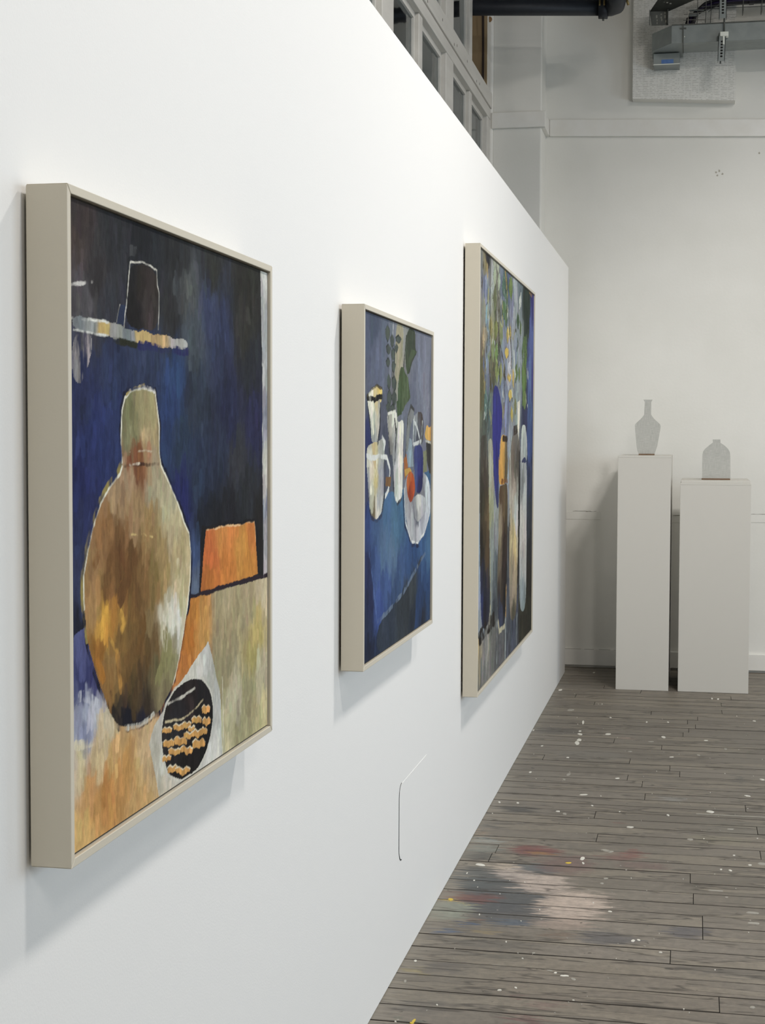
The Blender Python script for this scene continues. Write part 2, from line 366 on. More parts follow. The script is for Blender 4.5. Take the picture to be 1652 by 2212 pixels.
for k in range(-10, 53):
    y0 = Y0 + k*ROW; y1 = min(y0+ROW, YB)
    if y1 - y0 < 0.02: continue
    js = sorted(joints.get(k, []))
    if js and min(js) > 0.7 and random.random() < 0.0: js.insert(0, min(js)-0.6)
    if not js: js = [random.uniform(1.15, 1.6)] if k < 30 else [random.uniform(0.25, 1.3)]
    xs = [-0.11] + js
    while xs[-1] < 2.6: xs.append(xs[-1] + random.uniform(0.9, 1.5))
    xs[-1] = 3.2
    for a, b_ in zip(xs[:-1], xs[1:]): plank(a, b_, y0, y1)
rest = bmesh.new()
add_box(rest, -0.11, 3.2, YN, Y0-10*ROW, -0.024, -0.001); add_box(rest, 3.2, XR, YN, YB, -0.024, -0.001); add_box(rest, -3.2, -0.11, YN, YB+.02, -0.024, -0.001)
obj('floor_covering', rest, M_FLOOR, floor)

# paint flecks lying on the boards
bm_f = {}
def fleck(px, rx, ry, tone):
    bm = bm_f.setdefault(tone, bmesh.new()); c = onz(px); d = c[1]
    a = rx*d/F; b_ = ry*d*d/(F*1.42); n = 12; ph = random.random()*6
    def rr(i): return 1 + 0.22*math.sin(2*math.pi*i/6+ph) + random.uniform(-.12, .12)
    ring = []; top = []
    for i in range(n):
        t = 2*math.pi*i/n; q = rr(i)
        ring.append(bm.verts.new((c[0]+a*q*math.cos(t), c[1]+b_*q*math.sin(t), -0.0018)))
        top.append(bm.verts.new((c[0]+.8*a*q*math.cos(t), c[1]+.8*b_*q*math.sin(t), 0.0009)))
    for i in range(n): bm.faces.new((ring[i], ring[(i+1) % n], top[(i+1) % n], top[i]))
    bm.faces.new(top)
k1 = 0.52785
for (x, y, rx, ry, t) in [(815, 133, 8, 4, 'w'), (857, 215, 16, 4, 'g'), (908, 265, 5, 8, 'w'), (895, 302, 8, 2.5, 'w'), (895, 314, 11, 4, 'w'), (883, 350, 10, 9, 'w'), (892, 338, 9, 7, 'w'),
        (1010, 314, 11, 4, 'w'), (1237, 326, 11, 4, 'w'), (845, 410, 6, 3, 'w'), (692, 470, 7, 3, 'w'), (848, 479, 9, 6, 'g'), (1048, 495, 9, 3, 'w'), (910, 562, 18, 3, 'w'),
        (565, 592, 5, 3, 'w'), (805, 630, 8, 3, 'w'), (1427, 631, 15, 5, 'w'), (1100, 694, 18, 2, 'w'), (1410, 340, 8, 2, 'w'), (1490, 375, 8, 3, 'g'), (1640, 500, 9, 4, 'w'),
        (1608, 260, 6, 2, 'w'), (1168, 264, 5, 2, 'w'), (1100, 385, 9, 2, 'g'), (705, 298, 4, 3, 'w'), (740, 362, 6, 2, 'w'), (1580, 567, 13, 3, 'w'), (1510, 703, 18, 2, 'g'),
        (1345, 745, 12, 4, 'g'), (830, 500, 7, 4, 'g'), (640, 595, 5, 3, 'w'), (832, 640, 8, 5, 'g'), (1380, 400, 10, 2, 'g'), (1270, 408, 9, 2, 'w'), (1460, 170, 6, 2, 'w'), (1435, 168, 5, 2, 'w'),
        (1020, 246, 5, 2, 'w'), (1255, 265, 5, 2, 'w'), (945, 606, 5, 2, 'w'), (1255, 645, 6, 3, 'w'), (1185, 345, 12, 2, 'g'), (952, 62, 4, 2, 'w'), (1000, 790, 20, 5, 'g')]:
    fleck((780+x*k1, 1420+y*k1), rx*k1, ry*k1, t)
for (x, y, rx, ry, t) in [(487, 128, 22, 5, 'w'), (905, 103, 12, 7, 'w'), (908, 122, 6, 4, 'w'), (848, 121, 12, 4, 'y'), (1018, 320, 8, 3, 'w'), (1112, 440, 10, 5, 'w'), (1135, 437, 7, 4, 'w'), (832, 583, 18, 4, 'w'),
        (795, 571, 8, 3, 'w'), (770, 562, 12, 3, 'g'), (868, 597, 11, 5, 'g'), (565, 642, 11, 3, 'w'), (632, 632, 7, 3, 'w'), (593, 444, 4, 3, 'w'), (705, 490, 7, 4, 'g'), (1472, 148, 5, 3, 'w'), (1510, 152, 8, 3, 'w'),
        (1640, 125, 16, 7, 'g'), (1600, 325, 24, 5, 'g'), (1605, 368, 24, 6, 'g'), (1450, 235, 30, 3, 'g'), (433, 163, 4, 3, 'w'), (180, 605, 7, 6, 'g'), (222, 522, 6, 5, 'w'), (462, 193, 4, 3, 'w'), (1000, 185, 9, 4, 'g'),
        (1525, 90, 5, 2, 'w'), (985, 205, 10, 3, 'g'), (1495, 262, 9, 2, 'g'), (660, 512, 4, 2, 'w'), (1225, 487, 7, 3, 'w'), (215, 768, 8, 9, 'y'), (205, 776, 8, 4, 'y'), (366, 270, 10, 6, 'y'), (1160, 462, 6, 2, 'g'), (1020, 75, 12, 4, 'g'), (1590, 130, 7, 3, 'w'), (1600, 712, 14, 4, 'g'), (75, 0, 4, 3, 'w'), (140, 770, 4, 3, 'w'), (310, 702, 4, 3, 'w')]:
    fleck((780+x*k1, 1800+y*k1), rx*k1, ry*k1, t)
for i in range(130):
    y = 1470 + 740*random.random()**1.3; x = random.uniform(max(800, 1220-(y-1450)*.55)+8, 1652); sc = 0.6 + (y-1450)/700
    fleck((x, y), random.uniform(.6, 1.7)*sc, random.uniform(.4, .9)*sc, random.choice('wgg'))
FM = {'w': mat('white_paint_drip', (214, 211, 200), 0.5), 'g': mat('greyed_white_paint_drip', (156, 152, 142), 0.6), 'y': mat('yellow_paint_drip', (208, 180, 62), 0.5)}
for t, bm in bm_f.items():
    o = obj('paint_flecks', bm, FM[t], floor); o['kind'] = 'stuff'
bm = bmesh.new(); p0 = onz((1503, 1758)); p1 = onz((1652, 1767))
add_box(bm, p0[0], p1[0], p0[1]-.005, p0[1]+.004, -0.0018, 0.0007); o = obj('paint_streak', bm, FM['g'], floor)

# partition: flush access panel with a cracked paint line round it
acc = bmesh.new(); ya, yb, za, zb, rr = 3.966, 4.42, 0.288, 0.496, 0.035
def rrect(y0, y1, z0, z1, r, n=6):
    pts = []
    for (cy, cz, a0) in ((y1-r, z1-r, 0), (y0+r, z1-r, 90), (y0+r, z0+r, 180), (y1-r, z0+r, 270)):
        for i in range(n+1):
            a = math.radians(a0+90*i/n); pts.append((cy+r*math.cos(a), cz+r*math.sin(a)))
    return pts
add_prism(acc, rrect(ya+.0022, yb, za+.0022, zb-.0022, rr), 0, -0.004, 0.0008)
obj('access_panel', acc, M_PART, part)
g = bmesh.new(); ring = rrect(ya, yb, za, zb, rr)
path = [p for p in ring[4:21] if p[0] < 4.31]
add_tube(g, [(0.0, p[0], p[1]) for p in path], [0.0015 if i > 4 else 0.0011 for i in range(len(path))], 6)
obj('panel_gap', g, M_DARK, part)

# back wall: pilaster, rail, baseboards, ribbed board, old dado line
XPL, XPR, YP = -0.462, -0.167, 9.28
bm = bmesh.new(); add_box(bm, XPL, XPR, YP, YB+.01, -0.02, ZC-.001, 0.008); obj('pilaster', bm, M_WALL, wall_back)
bm = bmesh.new(); add_box(bm, XW-0.022, XPL+.004, 9.262, YB, 0.0, ZC-.001, 0.012); obj('corner_bead', bm, M_TRIM, wall_back)
rail = empty('trim_1', 'structure')
a0, a1 = ony((1187, 258), YB-.02)[2], ony((1187, 294.5), YB-.02)[2]
b0, b1 = ony((1652, 257), YB-.02)[2], ony((1652, 294), YB-.02)[2]
sl = (b0-a0)/1.29
def sheared(name, x0, x1, y0, y1, z0, z1, m, parent, xref=-0.14):
    bm = bmesh.new(); add_box(bm, x0, x1, y0, y1, z0, z1, 0.003)
    for v in bm.verts: v.co.z += sl*(v.co.x-xref)
    return obj(name, bm, m, parent)
sheared('rail_board', -0.142, XR, YB-.022, YB+.005, a1, a0, M_TRIM, rail)
zz0, zz1 = ony((1110, 276), YP-.02)[2], ony((1110, 242), YP-.02)[2]
bm = bmesh.new(); add_box(bm, XW+.01, XPR+.024, YP-.024, YP+.004, zz0, zz1, 0.003); obj('rail_board', bm, M_TRIM, rail)
bm = bmesh.new(); add_box(bm, XPR-.002, XPR+.024, YP+.004, YB+.004, zz0-.004, zz1-.004, 0.003); obj('rail_board', bm, M_TRIM, rail)
box('baseboard_back', XPR, XR, YB-.02, YB+.004, 0.012, 0.112, M_TRIM, None, 0.003)['kind'] = 'structure'
bm = bmesh.new()
for (x0, x1, z) in ((-.02, .19, .967), (.62, .68, .955), (1.08, 1.6, .962)):
    add_box(bm, x0, x1, YB-.0025, YB+.002, z-.05, z, 0.001)
obj('old_plaster_ridge', bm, M_WALL, wall_back)
bm = bmesh.new()
for (x0, x1, z, r) in ((.02, .13, .968, .0012), (.10, .165, .966, .0010), (.63, .675, .949, .0016), (1.09, 1.20, .964, .0014)):
    add_tube(bm, [(x0+(x1-x0)*i/6, YB-.0024, z+random.uniform(-.002, .002)) for i in range(7)], [r*random.uniform(.4, 1.2) for _ in range(7)], 5)
for (x0, x1) in ((-.12, .08), (.10, .16), (.19, .26), (.28, .33)):
    add_tube(bm, [(x0, YB-.019, .1125), (x1, YB-.019, .1125)], .001, 5)
obj('paint_crack', bm, mat('dirty_crack', (128, 124, 114), 0.9), wall_back)
bm = bmesh.new()
for q in ((1546, 372), (1553, 369), (1549, 379), (1560, 376), (1575, 291), (1640, 331)):
    c = ony(q, YB); add_prism(bm, [(c[0]+.006*math.cos(t)*random.uniform(.6, 1.3), c[2]+.007*math.sin(t)*random.uniform(.6, 1.3)) for t in [i*math.pi/4 for i in range(8)]], 1, YB-.001, YB+.003)
o = obj('plaster_chips', bm, mat('bare_plaster', (176, 172, 160), 0.9), wall_back); o['kind'] = 'stuff'

# glazed wall beyond the partition
posts = [9.26, 7.73, 6.15, 4.575, 3.0, 1.43, -0.14, -1.7]
mulls = [8.505, 6.93, 5.36, 3.79, 2.21, 0.64, -0.92]
ZB0, ZB1, ZS = 3.325, 3.48, 1.2
wallo = struct(box('wall_outer_left', XW-.14, XW-.015, YN, YB+.3, -0.024, ZS, M_WOODW))
XP = XW-0.032
for y in posts:
    box('post', XW-.12, XW, y-.115, min(y+.115, 9.3), ZS, ZC, M_WOODW, wallo, 0.004)
box('reveal_board', XW-.118, XW-.003, 9.128, 9.143, ZB1, ZC, M_TAN, wallo)
for y in mulls:
    box('mullion', XW-.09, XW-.006, y-.045, y+.045, ZS, ZB0, M_WOODW, wallo, 0.004)
    box('mullion', XW-.09, XW-.006, y-.045, y+.045, ZB1, ZC, M_WOODW, wallo, 0.004)
bm = bmesh.new(); add_box(bm, XW-.12, XW+.012, YN, 9.285, 3.39, ZB1, 0.003); add_box(bm, XW-.12, XW+.004, YN, 9.285, ZB0, 3.388, 0.003)
beam = obj('beam', bm, M_WOODW, wallo)
nail = bmesh.new()
for y in (6.90, 7.0, 7.42, 7.79, 7.88, 8.24, 8.60, 8.72): add_tube(nail, [(XW+.010, y, 3.435-.03*(y % .2)/.2), (XW+.0128, y, 3.435-.03*(y % .2)/.2)], .008, 7)
obj('nail_heads', nail, mat('dark_nail', (110, 105, 98), 0.7), beam)
n = 0
edges = sorted([(y-.115, y+.115) for y in posts] + [(y-.045, y+.045) for y in mulls])
for (e0, e1) in zip(edges[:-1], edges[1:]):
    y0, y1 = e0[1], e1[0]
    for (z0, z1) in ((ZS, ZB0), (ZB1, ZC)):
        if z0 > 3 and y0 > 8.4: continue                       # this light stands open
        n += 1
        wo = empty('window_%d' % n, 'structure'); wo.location = (XP, (y0+y1)/2, z0)
        def loc(o): o.matrix_parent_inverse = Matrix.Translation(-Vector(wo.location)); return o
        bm = bmesh.new(); s = 0.028
        add_box(bm, XP-.02, XP+.006, y0, y0+s, z0, z1); add_box(bm, XP-.02, XP+.006, y1-s, y1, z0, z1)
        add_box(bm, XP-.02, XP+.006, y0+s, y1-s, z0, z0+s); add_box(bm, XP-.02, XP+.006, y0+s, y1-s, z1-s, z1)
        loc(obj('sash', bm, M_WOODW, wo)); loc(box('pane', XP-.008, XP-.004, y0+s, y1-s, z0+s, z1-s, M_GLASS, wo))
struct(box('wall_outer_end', -3.2, XW-.03, YB+.0, YB+.3, -0.024, ZC, M_TAN))
struct(box('wall_outer_side', -3.4, -3.2, YN, YB+.3, -0.024, ZC, M_CORR))
area('corridor_luminaire', (-1.6, 7.6, 4.4), (-1.4, 8.2, 0), 0.3, 2.0, 9, WARM)  # lamp added to brighten the space behind the glazed wall

# ------------------------------------------------------------------ canvases
def vnoise(x, y, seed):
    r = np.random.default_rng(seed).random((64, 64))
    xi = np.floor(x).astype(int); yi = np.floor(y).astype(int); fx = x-xi; fy = y-yi
    fx = fx*fx*(3-2*fx); fy = fy*fy*(3-2*fy)
    g = lambda a, b: r[a % 64, b % 64]
    return (g(xi, yi)*(1-fx)+g(xi+1, yi)*fx)*(1-fy) + (g(xi, yi+1)*(1-fx)+g(xi+1, yi+1)*fx)*fy
def fbm(x, y, seed, o=4):
    s = 0; a = 0.5
    for k in range(o): s = s + a*vnoise(x*2**k+k*7.3, y*2**k+k*3.1, seed+k); a *= 0.5
    return s*1.0666 - 0.5

class Canvas:
    """A grid of painted points; shapes are given as points on the picture and painted on in order."""
    def __init__(self, xf, y0, y1, z0, z1, nu, nv, seed, dab=0.014):
        self.xf = xf; self.nu, self.nv = nu, nv; self.dab = dab; self.box = (y0, y1, z0, z1)
        uu, vv = np.meshgrid(np.linspace(y0, y1, nu), np.linspace(z0, z1, nv))
        self.U0, self.V0 = uu.ravel(), vv.ravel(); self.seed = seed
        u, v = self.U0, self.V0
        self.U = u + 0.022*fbm(u*34, v*30, seed) + 0.010*fbm(u*110, v*40, seed+9)
        self.V = v + 0.040*fbm(u*60, v*16, seed+20) + 0.012*fbm(u*150, v*60, seed+29)
        self.ue = u + 0.005*fbm(u*34, v*34, seed+40) + 0.0011*fbm(u*160, v*160, seed+44)
        self.ve = v + 0.006*fbm(u*34, v*34, seed+50) + 0.0014*fbm(u*160, v*110, seed+54)
        self.brush = fbm(u*95, v*14, seed+60); self.fine = fbm(u*200, v*90, seed+70); self.patch = fbm(u*22, v*15, seed+80); self.wob = fbm(u*30, v*30, seed+90); self.rng = np.random.default_rng(seed); self.mot = fbm(u*120, v*75, seed+95)
        self.c = np.zeros((len(u), 3))
    def uv(self, p): q = onx(p, self.xf); return q[1], q[2]
    def field(self, ctrl, contrast=0.22, power=2.2):
        acc = np.zeros_like(self.c); ws = np.zeros(len(self.U))
        for (p, col) in ctrl:
            a, b = self.uv(p); d2 = (self.U-a)**2 + (self.V-b)**2 + 1e-4
            w = d2**-power; acc += w[:, None]*lin(col)[None]; ws += w
        f = acc/ws[:, None]
        k = 1 + contrast*(1.3*self.brush + 1.1*self.fine + 1.1*self.patch + 1.5*self.mot)
        return np.clip(f*k[:, None], 0, 1)
    def inside(self, pts, rough=1.0, smooth=2):
        P = [self.uv(p) for p in pts]
        for _ in range(smooth if len(P) >= 6 else 0):
            Q = []
            for (x0, y0), (x1, y1) in zip(P, P[1:]+P[:1]): Q += [(x0*.78+x1*.22, y0*.78+y1*.22), (x0*.22+x1*.78, y0*.22+y1*.78)]
            P = Q
        return self.inside_(P, rough)
    def inside_(self, P, rough):
        x = self.U0+(self.ue-self.U0)*rough; y = self.V0+(self.ve-self.V0)*rough
        m = np.zeros(len(x), bool)
        for (x0, y0), (x1, y1) in zip(P, P[1:]+P[:1]):
            if y0 == y1: continue
            m ^= ((y0 > y) != (y1 > y)) & (x < (x1-x0)*(y-y0)/(y1-y0)+x0)
        return m
    def dist(self, pts, closed=False):
        P = [self.uv(p) for p in pts]; Q = P[1:]+(P[:1] if closed else []); d = np.full(len(self.U0), 9.0)
        for (x0, y0), (x1, y1) in zip(P, Q):
            dx, dy = x1-x0, y1-y0; t = np.clip(((self.ue-x0)*dx+(self.ve-y0)*dy)/(dx*dx+dy*dy+1e-12), 0, 1)
            d = np.minimum(d, np.hypot(self.ue-x0-t*dx, self.ve-y0-t*dy))
        return d
    def dabs(self, f, m, contrast, size):
        """short overlapping brush marks that pick up the colour they start on"""
        y0, y1, z0, z1 = self.box; nu, nv = self.nu, self.nv; du, dv = (y1-y0)/(nu-1), (z1-z0)/(nv-1)
        f = f.copy().reshape(nv, nu, 3); idx = np.flatnonzero(m > 0.5)
        if len(idx) < 60: return f.reshape(-1, 3)
        n = int(min(5000, 1.5*len(idx)*du*dv/(size*size*2.2))); br = (self.fine+self.mot).reshape(nv, nu)
        for q in self.rng.choice(idx, n):
            i, j = divmod(int(q), nu); w = size*self.rng.uniform(.35, .8); h = size*self.rng.uniform(.7, 2.0); sl_ = self.rng.uniform(-.25, .25)
            a, b = int(w/du)+2, int(h/dv)+1
            i0, i1, j0, j1 = max(0, i-b), min(nv, i+b+1), max(0, j-a), min(nu, j+a+1)
            yy = (np.arange(i0, i1)-i)[:, None]*dv/h; xx = ((np.arange(j0, j1)-j)[None]*du - sl_*yy*h)/w
            al = np.clip((1-(xx**4+yy**4))*2.2+br[i0:i1, j0:j1]*2.2, 0, 1)*self.rng.uniform(.35, .85)
            c = f[i, j]*(1+contrast*self.rng.uniform(-.7, .8))*(1+contrast*.22*self.rng.uniform(-1, 1, 3))
            f[i0:i1, j0:j1] = f[i0:i1, j0:j1]*(1-al[..., None]) + c*al[..., None]
        return f.reshape(-1, 3)
    def put(self, alpha, col):
        a = np.clip(alpha, 0, 1)[:, None]; self.c = self.c*(1-a) + col*a
    def region(self, pts, ctrl, contrast=0.22, rough=1.0, dry=0.0, power=2.2, smooth=2):
        m = self.inside(pts, rough, smooth).astype(float)
        if dry: m = m*np.clip(0.5+(self.brush*3.5+self.fine*1.5)+(0.5-dry)*2, 0, 1)
        f = self.field(ctrl, contrast, power) if isinstance(ctrl, list) else np.broadcast_to(lin(ctrl), self.c.shape)*(1+contrast*(1.2*self.brush+1.4*self.mot))[:, None]
        self.put(m, np.clip(self.dabs(f, m, contrast, self.dab), 0, 1))
    def stroke(self, pts, wid, col, dry=0.25, closed=False):
        d = self.dist(pts, closed); w = wid*(1+0.9*self.wob+0.4*self.fine)
        a = np.clip((w-d)/(0.0012), 0, 1)*np.clip(1.25-dry*1.2+(self.wob*3.5+self.brush*1.5+self.fine*1.2)*dry*1.6, 0, 1)
        self.put(a, np.broadcast_to(lin(col), self.c.shape))
    def build(self, parent, m, gain=1.0):
        nu, nv = self.nu, self.nv; n = nu*nv
        co = np.column_stack([np.full(n, self.xf), self.U0, self.V0]).astype(np.float32)
        i = (np.arange(nv-1)[:, None]*nu + np.arange(nu-1)[None]).ravel()
        quads = np.column_stack([i, i+1, i+1+nu, i+nu]).astype(np.int32)
        me = bpy.data.meshes.new('canvas'); me.vertices.add(n); me.vertices.foreach_set('co', co.ravel())
        me.loops.add(quads.size); me.loops.foreach_set('vertex_index', quads.ravel())
        me.polygons.add(len(quads)); me.polygons.foreach_set('loop_start', np.arange(0, quads.size, 4, dtype=np.int32))
        me.update(calc_edges=True)
        at = me.color_attributes.new('paint', 'FLOAT_COLOR', 'POINT')
        lum = (self.c @ np.array([.25, .6, .15]))[:, None]; sat = np.where(self.c[:, :1] > self.c[:, 2:], 0.92, 0.74); cc = (lum + (self.c-lum)*sat + 0.003)*np.array([0.99, 1.0, 0.9])
        at.data.foreach_set('color', np.column_stack([np.clip(cc*gain, 0, 1), np.ones(n)]).astype(np.float32).ravel())
        me.materials.append(m)
        o = bpy.data.objects.new('canvas', me); COL.objects.link(o); o.parent = parent
        return o

def paint_material():
    m = bpy.data.materials.new('oil_paint_on_canvas'); N, K = nodes(m); b = bsdf(m)
    at = N.new('ShaderNodeAttribute'); at.attribute_name = 'paint'
    geo = N.new('ShaderNodeNewGeometry'); outs = []
    for st in ((1, 170, 75), (1, 520, 520)):
        mp = N.new('ShaderNodeVectorMath'); mp.operation = 'MULTIPLY'; mp.inputs[1].default_value = st; K.new(geo.outputs['Position'], mp.inputs[0])
        n = N.new('ShaderNodeTexNoise'); n.inputs['Scale'].default_value = 1; n.inputs['Detail'].default_value = 4; K.new(mp.outputs[0], n.inputs['Vector']); outs.append(n)
    r = N.new('ShaderNodeValToRGB'); r.color_ramp.elements[0].position = 0.3; r.color_ramp.elements[1].position = 0.72
    r.color_ramp.elements[0].color = (0.86, 0.86, 0.86, 1); r.color_ramp.elements[1].color = (1.14, 1.14, 1.14, 1); K.new(outs[0].outputs[0], r.inputs[0])
    mx = N.new('ShaderNodeMix'); mx.data_type = 'RGBA'; mx.blend_type = 'MULTIPLY'; mx.inputs[0].default_value = 1
    K.new(at.outputs['Color'], mx.inputs[6]); K.new(r.outputs[0], mx.inputs[7]); K.new(mx.outputs[2], b.inputs['Base Color'])
    b.inputs['Roughness'].default_value = 0.75; b.inputs['Specular IOR Level'].default_value = 0.08
    ad = N.new('ShaderNodeMath'); ad.operation = 'ADD'; K.new(outs[0].outputs[0], ad.inputs[0]); K.new(outs[1].outputs[0], ad.inputs[1])
    bp = N.new('ShaderNodeBump'); bp.inputs['Strength'].default_value = 0.35; bp.inputs['Distance'].default_value = 0.0008
    K.new(ad.outputs[0], bp.inputs['Height']); K.new(bp.outputs[0], b.inputs['Normal'])
    return m
M_PAINT = paint_material()

FD = 0.0565; LIP = 0.0105
def framed(y0, y1, z0, z1, label, group='framed paintings hung in a row'):
    root = empty('framed_painting'); root.location = (0, (y0+y1)/2, z0)
    inv = Matrix.Translation(-Vector(root.location))
    tag(root, label, 'painting', group)
    out = [(y0, z0), (y1, z0), (y1, z1), (y0, z1)]; inn = [(y0+LIP, z0+LIP), (y1-LIP, z0+LIP), (y1-LIP, z1-LIP), (y0+LIP, z1-LIP)]
    for i in range(4):
        j = (i+1) % 4; bm = bmesh.new()
        def sh(p, q, e=0.0007):                                    # hairline at the mitre
            d = Vector((q[0]-p[0], q[1]-p[1])); d.normalize(); return (p[0]+d[0]*e, p[1]+d[1]*e)
        add_prism(bm, [sh(out[i], out[j]), sh(out[j], out[i]), sh(inn[j], inn[i]), sh(inn[i], inn[j])], 0, 0.006, FD)
        o = obj('frame_rail', bm, M_FRAME, root); o.matrix_parent_inverse = inv
        bv = o.modifiers.new('soft_edge', 'BEVEL'); bv.width = 0.0009; bv.segments = 2
    o = box('back_board', 0.010, 0.040, y0+LIP-.002, y1-LIP+.002, z0+LIP-.002, z1-LIP+.002, M_DARK, root); o.matrix_parent_inverse = inv
    for zb_ in (z1-.12, z0+.05):
        o = box('back_batten', -0.001, 0.0105, y0+.02, y1-.02, zb_, zb_+.07, M_BATTEN, root); o.matrix_parent_inverse = inv
    g = 0.0028
    return root, inv, (y0+LIP+g, y1-LIP-g, z0+LIP+g, z1-LIP-g)
XC = FD - 0.005       # painted surface, set back inside the frame

def zf(ox, oy, s): return lambda x, y: (ox+x*s, oy+y*s)
def conv(fn, L): return [(fn(a, b), c) for (a, b, c) in L]
def pts(fn, L): return [fn(a, b) for (a, b) in L]

a = zf(30, 370, 0.35714); b = zf(30, 1100, 0.36174)
root, inv, cb_ = framed(1.6525, 2.5165, 0.918, 1.7075, 'painting of a tall ochre vase on dark blue in a pale frame')
cv = Canvas(XC, *cb_, 430, 600, 100, 0.011)
full = pts(a, [(200, -50), (1700, 400)]) + pts(b, [(1700, 1500), (200, 2400)])
cv.region(full, conv(a, [(400, 250, (58, 50, 52)), (360, 420, (70, 60, 60)), (600, 350, (40, 42, 50)), (800, 420, (30, 33, 42)), (500, 600, (50, 46, 52)), (420, 780, (80, 76, 86)), (560, 800, (48, 50, 62)),
    (1000, 500, (36, 37, 43)), (1050, 750, (74, 78, 84)), (1200, 600, (44, 45, 46)), (1400, 650, (40, 40, 38)), (1190, 850, (48, 58, 96)), (1250, 1000, (42, 52, 90)), (1400, 950, (50, 50, 48)),
    (1430, 1200, (36, 40, 52)), (1080, 1000, (66, 76, 92)), (950, 880, (44, 44, 50)), (420, 1300, (34, 44, 92)), (600, 1200, (38, 52, 94)), (800, 1150, (40, 54, 92)), (980, 1250, (32, 64, 118)), (950, 1500, (30, 55, 110)),
    (1000, 1600, (36, 57, 90)), (500, 1600, (29, 44, 104)), (400, 1900, (27, 36, 96)), (600, 1500, (32, 47, 100)), (1100, 1350, (40, 52, 74)), (1300, 1450, (31, 37, 74)), (1450, 1500, (36, 38, 80)),
    (1250, 1700, (34, 44, 74)), (1400, 1900, (38, 42, 50)), (1110, 1900, (34, 50, 82)), (1300, 2080, (26, 26, 36)), (1030, 1980, (26, 34, 100)), (1350, 1750, (48, 50, 62))])
    + conv(b, [(400, 100, (38, 48, 100)), (390, 500, (48, 58, 100)), (400, 690, (25, 28, 50)), (1080, 300, (50, 72, 122)), (1090, 480, (80, 96, 130)), (1130, 100, (25, 30, 46)), (1470, 150, (32, 30, 32)), (1200, 60, (26, 30, 42))]), 0.34)
cv.stroke(pts(a, [(340, 678), (430, 672), (500, 664)]), .0022, (205, 200, 205), .6)
cv.region(pts(a, [(345, 985), (480, 985), (470, 1120), (430, 1220), (400, 1300), (355, 1250)]), (150, 142, 150), .4, 2.0, .62)
cv.region(pts(a, [(1490, 585), (1560, 605), (1570, 2128)]) + pts(b, [(1560, 500), (1490, 440), (1487, 20)]) + pts(a, [(1503, 1500), (1500, 1100)]),
    conv(a, [(1520, 640, (200, 200, 204)), (1545, 640, (70, 70, 80)), (1520, 900, (160, 162, 172)), (1520, 1200, (172, 172, 180)), (1525, 1500, (140, 142, 164)), (1530, 1800, (190, 186, 188)), (1530, 2050, (122, 122, 148))])
    + conv(b, [(1510, 100, (150, 146, 160)), (1510, 300, (172, 168, 184)), (1515, 420, (196, 188, 190))]), .3, smooth=0)
cv.stroke(pts(a, [(1494, 600), (1498, 1000), (1503, 1500), (1505, 1900)]), .0016, (228, 226, 222), .5)
cv.region(pts(a, [(345, 862), (520, 905), (615, 925), (720, 962), (870, 985), (1040, 1020), (1055, 1080), (900, 1060), (720, 1035), (560, 1000), (360, 962)]),
    conv(a, [(380, 910, (120, 126, 138)), (460, 930, (138, 142, 150)), (550, 960, (188, 160, 104)), (620, 960, (160, 162, 162)), (690, 980, (118, 126, 138)), (780, 1005, (186, 160, 108)), (880, 1020, (176, 148, 108)), (1000, 1050, (172, 170, 172))]), .3, 1.3, power=3)
cv.stroke(pts(a, [(345, 880), (420, 895), (500, 905), (615, 925)]), .002, (220, 220, 222), .6)
cv.stroke(pts(a, [(355, 958), (480, 985), (560, 998), (620, 1012)]), .0018, (216, 216, 220), .6)
cv.stroke(pts(a, [(590, 1010), (660, 1035), (740, 1050)]), .004, (38, 40, 30), .5)
cv.stroke(pts(a, [(760, 1055), (1050, 1090)]), .006, (34, 36, 100), .5)
cv.region(pts(a, [(702, 548), (865, 600), (875, 760), (868, 975), (672, 940), (690, 700)]), conv(a, [(780, 650, (42, 36, 36)), (740, 850, (26, 24, 28)), (820, 850, (58, 52, 54)), (700, 600, (30, 30, 36)), (840, 700, (46, 40, 40))]), .3)
cv.region(pts(a, [(645, 800), (672, 800), (668, 935), (622, 925)]), (38, 52, 88), .3)
cv.region(pts(a, [(700, 440), (745, 450), (740, 505), (700, 510)]), (66, 68, 76), .3, 1.5, .4)
for s in ([(704, 546), (745, 545), (800, 570), (865, 600)], [(865, 600), (868, 690), (878, 740), (874, 960)], [(702, 548), (690, 690), (672, 850), (668, 940)], [(640, 800), (622, 920)]):
    cv.stroke(pts(a, s), .0017, (212, 208, 206), .35)
cv.stroke(pts(a, [(695, 520), (684, 680), (680, 760)]), .002, (16, 14, 18), .3)
